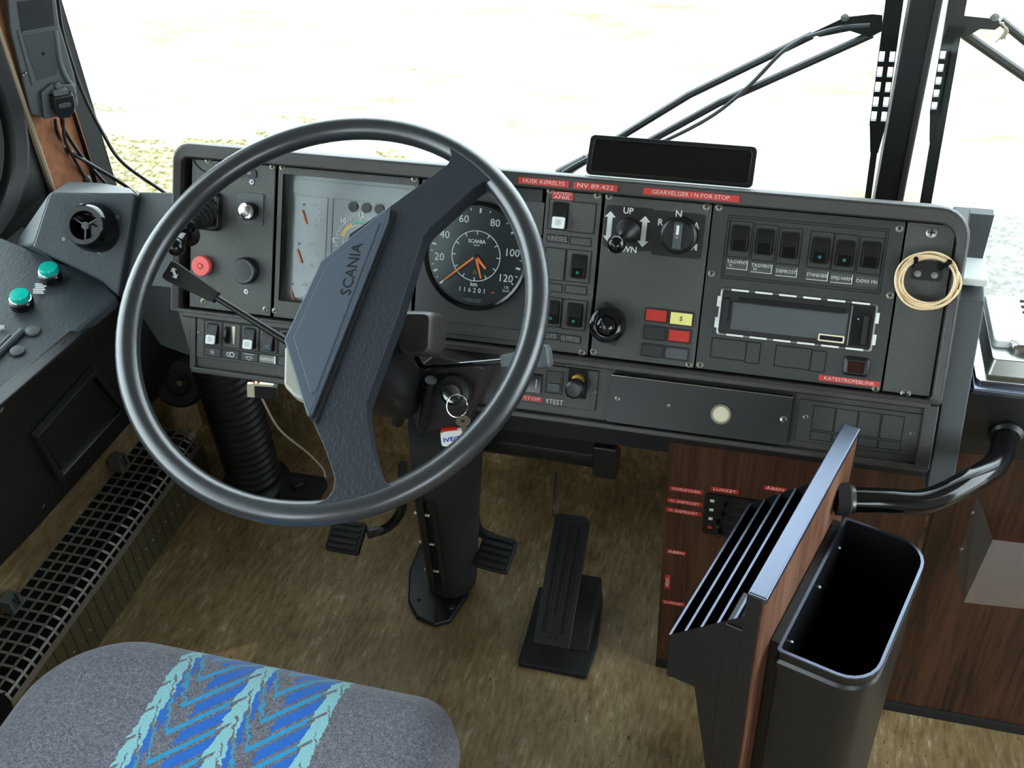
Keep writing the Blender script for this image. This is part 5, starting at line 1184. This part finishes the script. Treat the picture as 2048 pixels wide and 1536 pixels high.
# flat panel between vent face and dashboard
fp = [(277, 384), (352, 386), (352, 578), (240, 566)]
fpp = [hit(*q, FD.p(0, 0, -0.02), FD.Z) for q in fp]
m = MB('console_flat').loft([fpp, [p + np.array((0, 0.05, -0.03)) for p in fpp]]); m.build('filler_panel', LC, bev=0.002)
fq = [(240, 566), (352, 578), (390, 716), (320, 690), (262, 600)]
fqq = [hit(*q, FD.p(0, 0, -0.02), (0, -1, 0.05)) for q in fq]
m = MB('console_flat').loft([fqq, [p + np.array((0, 0.03, -0.01)) for p in fqq]]); m.build('lower_filler', LC, bev=0.002)
# side panel: slants from ledge edge to the wall foot
sA = e_f + np.array((-0.006, 0.01, -0.012)); sB = ln + np.array((-0.006, 0, -0.012)); sC = np.array((-1.185, 0.80, 0.20)); sD = np.array((-1.185, 1.46, 0.205))
sBn = np.array((sB[0] - 0.01, 0.62, sB[2] - 0.01)); sCn = np.array((-1.19, 0.62, 0.2))
FS = Fr(sD, np.array((0, -1, 0)), nz(np.cross(np.cross(sA - sD, (0, -1, 0)), (0, -1, 0))) * -1)
if FS.Y[2] < 0: FS = Fr(sD, (0, -1, 0), -FS.Y)
FS = Fr(sD, FS.X, FS.Y)
def S(px, py, w=0.0): return hit(px, py, FS.p(0, 0, w), FS.Z)
sq = [S(245, 605), S(-60, 865), S(-120, 1260), S(72, 1060), S(258, 850), S(420, 700)]
sgnS = 1 if FS.Z[0] > 0 else -1
back = FS.Z * sgnS * -0.02
m = MB('rubber').loft([sq, [p + back for p in sq]]); m.build('side_panel', LC, bev=0.004)
def SL(px, py): return FS.loc(px, py)
dq = [(190, 730), (222, 740), (238, 800), (110, 955), (72, 878), (66, 858)]
dl = [SL(*q) for q in ((182, 728), (240, 815), (108, 958), (58, 868))]
x0d, x1d = min(p[0] for p in dl), max(p[0] for p in dl)
cxx = sum(p[0] for p in dl) / 4; cyy = sum(p[1] for p in dl) / 4
w_ = 0.013 * sgnS
inner = [(cxx + (x - cxx) * 0.90, cyy + (y - cyy) * 0.86) for x, y in dl]; inner2 = [(cxx + (x - cxx) * 0.86, cyy + (y - cyy) * 0.80) for x, y in dl]
m = MB('console_vinyl').ring(FS, [(dl, 0), (dl, w_), (inner, w_), (inner, 0)]); m.ms = ['rubber']; m.build('pocket_frame', LC, bev=0.004)
MB('black_plastic').prism(FS, inner2, 0, w_ * 0.6).build('pocket_door', LC, bev=0.003)
for q in ((126, 684), (3, 820), (87, 1012), (220, 853), (204, 602)):
    p_ = S(*q); MB('screw').lathe(zfr(p_, FS.Z * sgnS), [(0.0045, 0), (0.003, 0.0012), (0, 0.0014)], 10).build('screw', LC)
# ledge controls
for q, qt, lb in (((45, 597), None, 'green push button nearest the seat'), ((102, 543), None, 'bright green push button next to the vent')):
    p_ = LH(q[0], q[1] + 14); f_ = Fr(p_, FL.X, FL.Y)
    if f_.Z[2] < 0: f_ = Fr(p_, FL.X, -FL.Y)
    mb = MB('black_gloss').lathe(f_, [(0.0165, 0), (0.0165, 0.010), (0.0150, 0.012)], 28); mb.use('chrome').lathe(f_, [(0.0150, 0.012), (0.0152, 0.0140), (0.0142, 0.0145)], 28)
    pbn = lab(mb.build('push_button', LC), lb); MB('teal_cap').lathe(f_, [(0.0136, 0.012), (0.0138, 0.020), (0.0125, 0.0222), (0, 0.0225)], 28).build('cap', pbn)
for q in ((66, 662), (35, 702)):
    p_ = LH(*q); f_ = Fr(p_, FL.X, FL.Y); f_ = f_ if f_.Z[2] > 0 else Fr(p_, FL.X, -FL.Y)
    MB('mid_grey').lathe(f_, [(0.0105, 0), (0.0095, 0.0022), (0.005, 0.0034), (0, 0.0036)], 24).build('blanking_plug', LC)
a_ = LH(44, 662, 0.001); b2 = LH(-20, 724, 0.001); MB('console_vinyl').tube([a_, b2], 0.005, 10).build('slider_ridge', LC)
a_ = LH(20, 672, 0.001); b2 = LH(-20, 712, 0.001); MB('console_vinyl').tube([a_, b2], 0.003, 8).build('slider_ridge', LC)
f_ = Fr(LH(4, 655), FL.X, FL.Y); f_ = f_ if f_.Z[2] > 0 else Fr(f_.O, FL.X, -FL.Y); MB('steel').lathe(f_, [(0.005, 0), (0.004, 0.0015), (0, 0.0016)], 12).build('screw', LC)
f_ = Fr(LH(78, 578), FL.X, FL.Y); f_ = f_ if f_.Z[2] > 0 else Fr(f_.O, FL.X, -FL.Y)
mb = MB('white_print')
for k in range(6): mb.box(f_.at(0, 0, 0, 0.5), -0.012 + k * 0.004, -0.0095 + k * 0.004, -0.008 + (k % 3) * 0.001, 0.007 + (k % 2) * 0.002, 0, 0.0004)
lab(mb.build('sticker', LC), 'torn white sticker remnant')
# air vent
vc = hit(192, 456, va, FV.Z); fv = Fr(vc, FV.X, FV.Y)
if fv.Z @ (CAM - vc) < 0: fv = Fr(vc, -FV.X, FV.Y)
tilt = nz(fv.Z + np.array((-0.55, -0.10, 0.05)) * 0.25); tip = hit(168, 450, vc + fv.Z * 0.035, fv.Z)
fvt = zfr(vc + fv.Z * 0.002, nz(tip - vc))
Lv = np.linalg.norm(tip - vc)
mb = MB('black_gloss').lathe(fvt, [(0.0345, -0.012), (0.0345, Lv * 0.35), (0.031, Lv * 0.7), (0.0285, Lv * 0.95), (0.0270, Lv), (0.0205, Lv), (0.0195, Lv * 0.8), (0.0195, 0.004), (0, 0.004)], 36)
av = lab(mb.build('air_vent', LC), 'round swivelling black air vent')
mb = MB('mid_grey'); 
for k in range(3): mb.box(fvt.at(0, 0, Lv * 0.75, 0.5 + k * 2 * PI / 3), 0.0, 0.021, -0.0012, 0.0012, 0, 0.003)
mb.lathe(fvt.at(0, 0, Lv * 0.75), [(0.0055, 0), (0.0055, 0.004), (0, 0.0045)], 16); mb.build('vent_spokes', av)
for q in ((164, 410), (235, 434), (128, 478), (198, 503)):
    p_ = hit(*q, va, FV.Z); MB('screw').lathe(Fr(p_, fv.X, fv.Y), [(0.0035, 0), (0.003, 0.001), (0, 0.0012)], 10).build('screw', LC)

# ------------------------------------------------------------------ handset bracket on the pillar
nH = nz((0.80, -0.60, 0.0)); pH = np.array((-1.2, 1.5, 0)) 
FHs = Fr(pH, np.cross((0, 0, 1), nH), (0, 0, 1))
def Hh(px, py, w=0.0): return FHs.loc(px, py, w)
HB = thing('pillar_speaker_panel', 'grey moulded speaker panel with mesh on the left windscreen pillar', 'panel', tuple(FHs.p(*Hh(110, 230), 0)))
op = [Hh(*q) for q in ((10, -60), (105, -60), (120, 50), (150, 150), (158, 212), (92, 238), (62, 230), (20, 60))]
MB('grey_plastic').prism(FHs, op, -0.03, 0.0).build('shell', HB, bev=0.004, seg=3)
ip_ = [Hh(*q) for q in ((34, 4), (103, -6), (108, 52), (44, 66))]
MB('black_matt').prism(FHs, ip_, 0.0, 0.001).build('mesh_backing', HB)
# fine mesh as bars
u_lo, u_hi = min(p[0] for p in ip_), max(p[0] for p in ip_); 
mb = MB('mid_grey')
for k in range(22):
    t = k / 21; a_ = np.array(ip_[0]) * (1 - t) + np.array(ip_[3]) * t; b2 = np.array(ip_[1]) * (1 - t) + np.array(ip_[2]) * t
    mb.tube([FHs.p(a_[0], a_[1], 0.0015), FHs.p(b2[0], b2[1], 0.0015)], 0.0006, 4)
for k in range(22):
    t = k / 21; a_ = np.array(ip_[0]) * (1 - t) + np.array(ip_[1]) * t; b2 = np.array(ip_[3]) * (1 - t) + np.array(ip_[2]) * t
    mb.tube([FHs.p(a_[0], a_[1], 0.0015), FHs.p(b2[0], b2[1], 0.0015)], 0.0006, 4)
lab(mb.build('speaker_mesh', HB), 'dark speaker mesh')
MB('grey_plastic').tube([FHs.p(*Hh(44, 65), 0.001), FHs.p(*Hh(109, 53), 0.001)], 0.002, 6).build('mesh_rail', HB)
rp_ = [Hh(*q) for q in ((46, 72), (107, 60), (116, 130), (112, 150), (74, 160), (60, 120))]
MB('mid_grey').prism(FHs, rp_, 0.0, 0.0012).build('recess_plate', HB)
MB('grey_plastic').tube(smoothpath([FHs.p(*Hh(111, 60), 0.0), FHs.p(*Hh(119, 120), 0.002), FHs.p(*Hh(132, 155), 0.004), FHs.p(*Hh(146, 172), 0.0)], 5), 0.004, 8).tube([FHs.p(*Hh(36, 60), 0.0), FHs.p(*Hh(66, 170), 0.0)], 0.003, 8).build('edge_ridge', HB)
MB('black_matt').lathe(FHs.at(*Hh(86, 107), 0.0012), [(0.003, 0), (0.002, 0.001), (0, 0.001)], 10).build('screw', HB)
for q in ((51, 146), (46, 150)): MB('steel').lathe(FHs.at(*Hh(*q), 0.0), [(0.003, 0), (0.002, 0.003), (0, 0.0035)], 8).build('screw', HB)
cq = [Hh(*q) for q in ((78, 182), (100, 165), (142, 166), (150, 185), (146, 222), (84, 236))]
MB('grey_plastic').prism(FHs, cq, 0.0, 0.010).build('cradle', HB, bev=0.002)
MS = thing('hand_microphone', 'dark grey hand microphone clipped in the cradle on the left pillar', 'microphone', tuple(FHs.p(*Hh(117, 205), 0.01)))
mq = [Hh(*q) for q in ((92, 184), (136, 176), (141, 200), (138, 218), (128, 228), (108, 230), (96, 212))]
MB('black_plastic').prism(FHs, mq, 0.010, 0.028, 0.88).build('body', MS, bev=0.002)
a_ = Hh(117, 200); MB('mid_grey').prism(FHs.at(a_[0], a_[1], 0.028, -0.1), rrect(-0.010, 0.010, -0.004, 0.004, 0.003, 4), 0.0, 0.0025).build('talk_key', MS, bev=0.0008)
a_ = Hh(112, 178); MB('grey_plastic').prism(FHs.at(a_[0], a_[1], 0.012, -0.1), rrect(-0.012, 0.012, -0.004, 0.005, 0.002, 3), 0.0, 0.012).lathe(FHs.at(*Hh(110, 167), 0.010), [(0.006, 0), (0.005, 0.006), (0, 0.0065)], 12).build('clip', MS, bev=0.001)
def cable(pxs, r, label, m_='black_plastic', name='cable', y=None):
    P = [hy(px, py, yy_) for px, py, yy_ in pxs]
    return tag(MB(m_).tube(smoothpath(P, 8), r, 8).build(name), label, 'cable')
cable([(86, 240, 1.49), (92, 262, 1.50), (125, 292, 1.51), (175, 325, 1.53), (252, 372, 1.54), (285, 400, 1.48)], 0.0035, 'grey microphone lead crossing from the speaker panel to the dashboard corner')
cable([(122, 232, 1.50), (130, 262, 1.51), (165, 315, 1.53), (212, 368, 1.55)], 0.0032, 'black lead hanging from the microphone to the console top, rightmost of the bundle')
cable([(110, 238, 1.50), (114, 262, 1.50), (135, 310, 1.52), (166, 362, 1.54)], 0.0028, 'thin black lead in the bundle ending at the console top clip', )
cable([(126, 236, 1.50), (130, 280, 1.50), (150, 320, 1.52), (172, 358, 1.54)], 0.0028, 'brownish thin lead running down behind the grey microphone lead', 'purple_brown')
cable([(112, -30, 1.57), (122, 50, 1.57), (142, 120, 1.57), (165, 185, 1.57), (205, 265, 1.57), (245, 325, 1.57), (325, 382, 1.56), (372, 412, 1.50)], 0.0032, 'long black cable curving across the windscreen from top left to the dashboard')
MB_ = MB('black_matt').loft([[hy(x, y, yy_) for x, y, yy_ in ((126, 215, 1.56), (147, 215, 1.56), (196, 366, 1.56), (150, 366, 1.56))], [hy(x, y, yy_ + 0.012) for x, y, yy_ in ((126, 215, 1.56), (147, 215, 1.56), (196, 366, 1.56), (150, 366, 1.56))]])
o = MB_.build('trim_2'); o['kind'] = 'structure'
tag(MB('mid_grey').sphere(hy(173, 358, 1.54), 0.008).box(Fr(hy(166, 360, 1.54), (1, 0, 0), (0, 1, 0)), -0.01, 0.014, -0.006, 0.006, -0.006, 0.002).build('cable_clamp'), 'small grey cable clamp on the console top under the pillar leads', 'clamp')

# ------------------------------------------------------------------ driver's seat
ST = thing('driver_seat', 'grey moquette driver seat cushion with a band of blue and turquoise chevrons', 'seat', (-0.565, 0.45, 0))
x0s, x1s, y0s, y1s, zt = -0.855, -0.312, 0.12, 0.755, 0.452
mb = MB('seat_fabric'); NX, NY = 40, 40
def cush(s_, zoff, shr):
    return
lv = []
for (sh_, z_) in ((0.02, 0.30), (0.0, 0.33), (-0.006, 0.37), (-0.002, 0.41), (0.010, 0.434), (0.026, 0.447), (0.05, 0.452), (0.10, 0.4525), (0.17, 0.451)):
    lp = rrect(x0s + sh_, x1s - sh_, y0s + sh_, y1s - sh_, (max(0.06 - sh_ * 0.5, 0.02), max(0.12 - sh_ * 0.5, 0.03), 0.05, 0.05), 10)
    lv.append([np.array((x, y, z_ - 0.03 * max(0, (y - 0.60)) / 0.14 * (1 if z_ > 0.42 else 0) * 0.3)) for x, y in lp])
mb.loft(lv); mb.build('cushion', ST, smooth=180)
MB('black_matt').box(WORLD, x0s + 0.06, x1s - 0.06, y0s + 0.05, y1s - 0.10, 0.20, 0.302).box(WORLD, -0.66, -0.47, 0.25, 0.45, 0.0, 0.20).build('base', ST, bev=0.005)

# ------------------------------------------------------------------ wipers outside
YP = 1.70
def wiper(name, label, blade, arms, slots, extra):   # blade points: top, bottom, middle
    t = thing(name, label, 'wiper', tuple(hy(*blade[1], YP)))
    a_ = hy(*blade[0], YP); b2 = hy(*blade[1], YP); cc2 = hy(*blade[2], YP); ax_ = nz(cc2 - a_); fwp = Fr(a_, np.cross(ax_, (0, 1, 0)), ax_)
    L1 = np.linalg.norm(cc2 - a_); Lt = np.linalg.norm(hy(*blade[1], YP) - a_)
    s0_, s1_ = slots
    wd = 0.0125
    m = MB('black_plastic')
    # solid spine top part, laddered middle, narrow tail
    l0 = np.linalg.norm(hy(*s0_, YP) - a_); l1 = np.linalg.norm(hy(*s1_, YP) - a_)
    m.box(fwp, -wd, wd, 0, l0, -0.006, 0.006)
    m.box(fwp, -0.0035, 0.0035, l0, l1, -0.006, 0.006).box(fwp, -wd, -wd + 0.001, l0, l1, -0.003, 0.003).box(fwp, wd - 0.001, wd, l0, l1, -0.003, 0.003)
    NS = 5
    for k in range(NS + 1):
        y_ = l0 + (l1 - l0) * k / NS; m.box(fwp, -wd, wd, y_ - 0.004, y_ + 0.004, -0.004, 0.004)
    m.prism(fwp, [(-wd, l1), (wd, l1), (0.006, l1 + 0.05), (-0.006, l1 + 0.05)], -0.005, 0.005)
    m.box(fwp, -0.005, 0.005, l1 + 0.05, Lt, -0.004, 0.004)
    if name and 'right of' in label: m.box(fwp, 0.000, wd, l0, Lt, -0.006, 0.006)
    lab(m.build('blade', t), 'slotted black wiper blade')
    for pts_, r in arms:
        P = [hy(x, y, YP + 0.02) for x, y in pts_]; MB('black_plastic').tube(P, r, 8).build('arm', t)
    extra(t)
    return t
def exL(t):
    m = MB('black_plastic').loft([[hy(x, y, YP + yo) for x, y in ((1618, 68), (1690, 34), (1745, 28), (1765, 30), (1765, 62), (1740, 75), (1700, 62), (1640, 74))] for yo in (0.012, 0.024)]); m.build('linkage', t, bev=0.001)
    MB('mid_grey').tube(smoothpath([hy(x, y, YP + 0.008) for x, y in ((1125, 345), (1165, 322), (1200, 308), (1300, 290), (1350, 272), (1430, 228), (1500, 170), (1560, 108), (1600, 80), (1620, 72), (1680, 55), (1740, 50))], 5), 0.0032, 8).build('washer_hose', t)
    MB('black_plastic').cyl(hy(1118, 348, YP + 0.02), hy(1172, 318, YP + 0.02), 0.011, 0.009, 12).cyl(hy(1238, 312, YP + 0.02), hy(1290, 290, YP + 0.02), 0.010, 0.009, 12).build('sleeve', t)
    MB('steel').lathe(Fr(hy(1690, 34, YP + 0.01), (1, 0, 0), (0, 0, 1)), [(0.007, 0), (0.006, 0.003), (0, 0.004)], 12).build('pivot_nut', t)
wiper('wiper', 'wiper left of the windscreen centre bar with two long parallel arms', ((1797, -60), (1748, 405), (1756, 245)), (([(1130, 350), (1190, 305), (1378, 190), (1625, 70)], 0.0065), ([(1240, 310), (1300, 282), (1440, 205), (1745, 68)], 0.0065)), ((1763, 95), (1754, 245)), exL)
def exR(t):
    m = MB('black_plastic').loft([[hy(x, y, YP + yo) for x, y in ((1895, 40), (1915, 30), (1995, 38), (2004, 50), (1990, 60), (1960, 58), (1930, 76), (1900, 70))] for yo in (0.012, 0.024)]); m.build('linkage', t, bev=0.001)
    m = MB('cream')
    for k in range(3): m.tube(smoothpath([hy(2000 + k * 3, 45, YP), hy(2016 - k * 3, 62, YP), hy(2002 + k * 4, 78, YP), hy(2012, 60, YP)], 4), 0.0015, 6)
    m.tube(smoothpath([hy(2005, 70, YP), hy(1998, 78, YP), hy(1990, 85, YP)], 4), 0.001, 6); lab(m.build('string', t), 'pale string tied round the wiper arm')
    MB('steel').lathe(Fr(hy(1990, 33, YP + 0.01), (1, 0, 0), (0, 0, 1)), [(0.007, 0), (0.006, 0.003), (0, 0.004)], 12).build('pivot_nut', t)
wiper('wiper', 'wiper right of the windscreen centre bar with a string tied to its arm', ((1925, -60), (1858, 422), (1877, 222)), (([(2000, 40), (2060, 90), (2160, 175)], 0.0065), ([(1925, 66), (2060, 160), (2200, 270)], 0.0075)), ((1896, 95), (1877, 222)), exR)
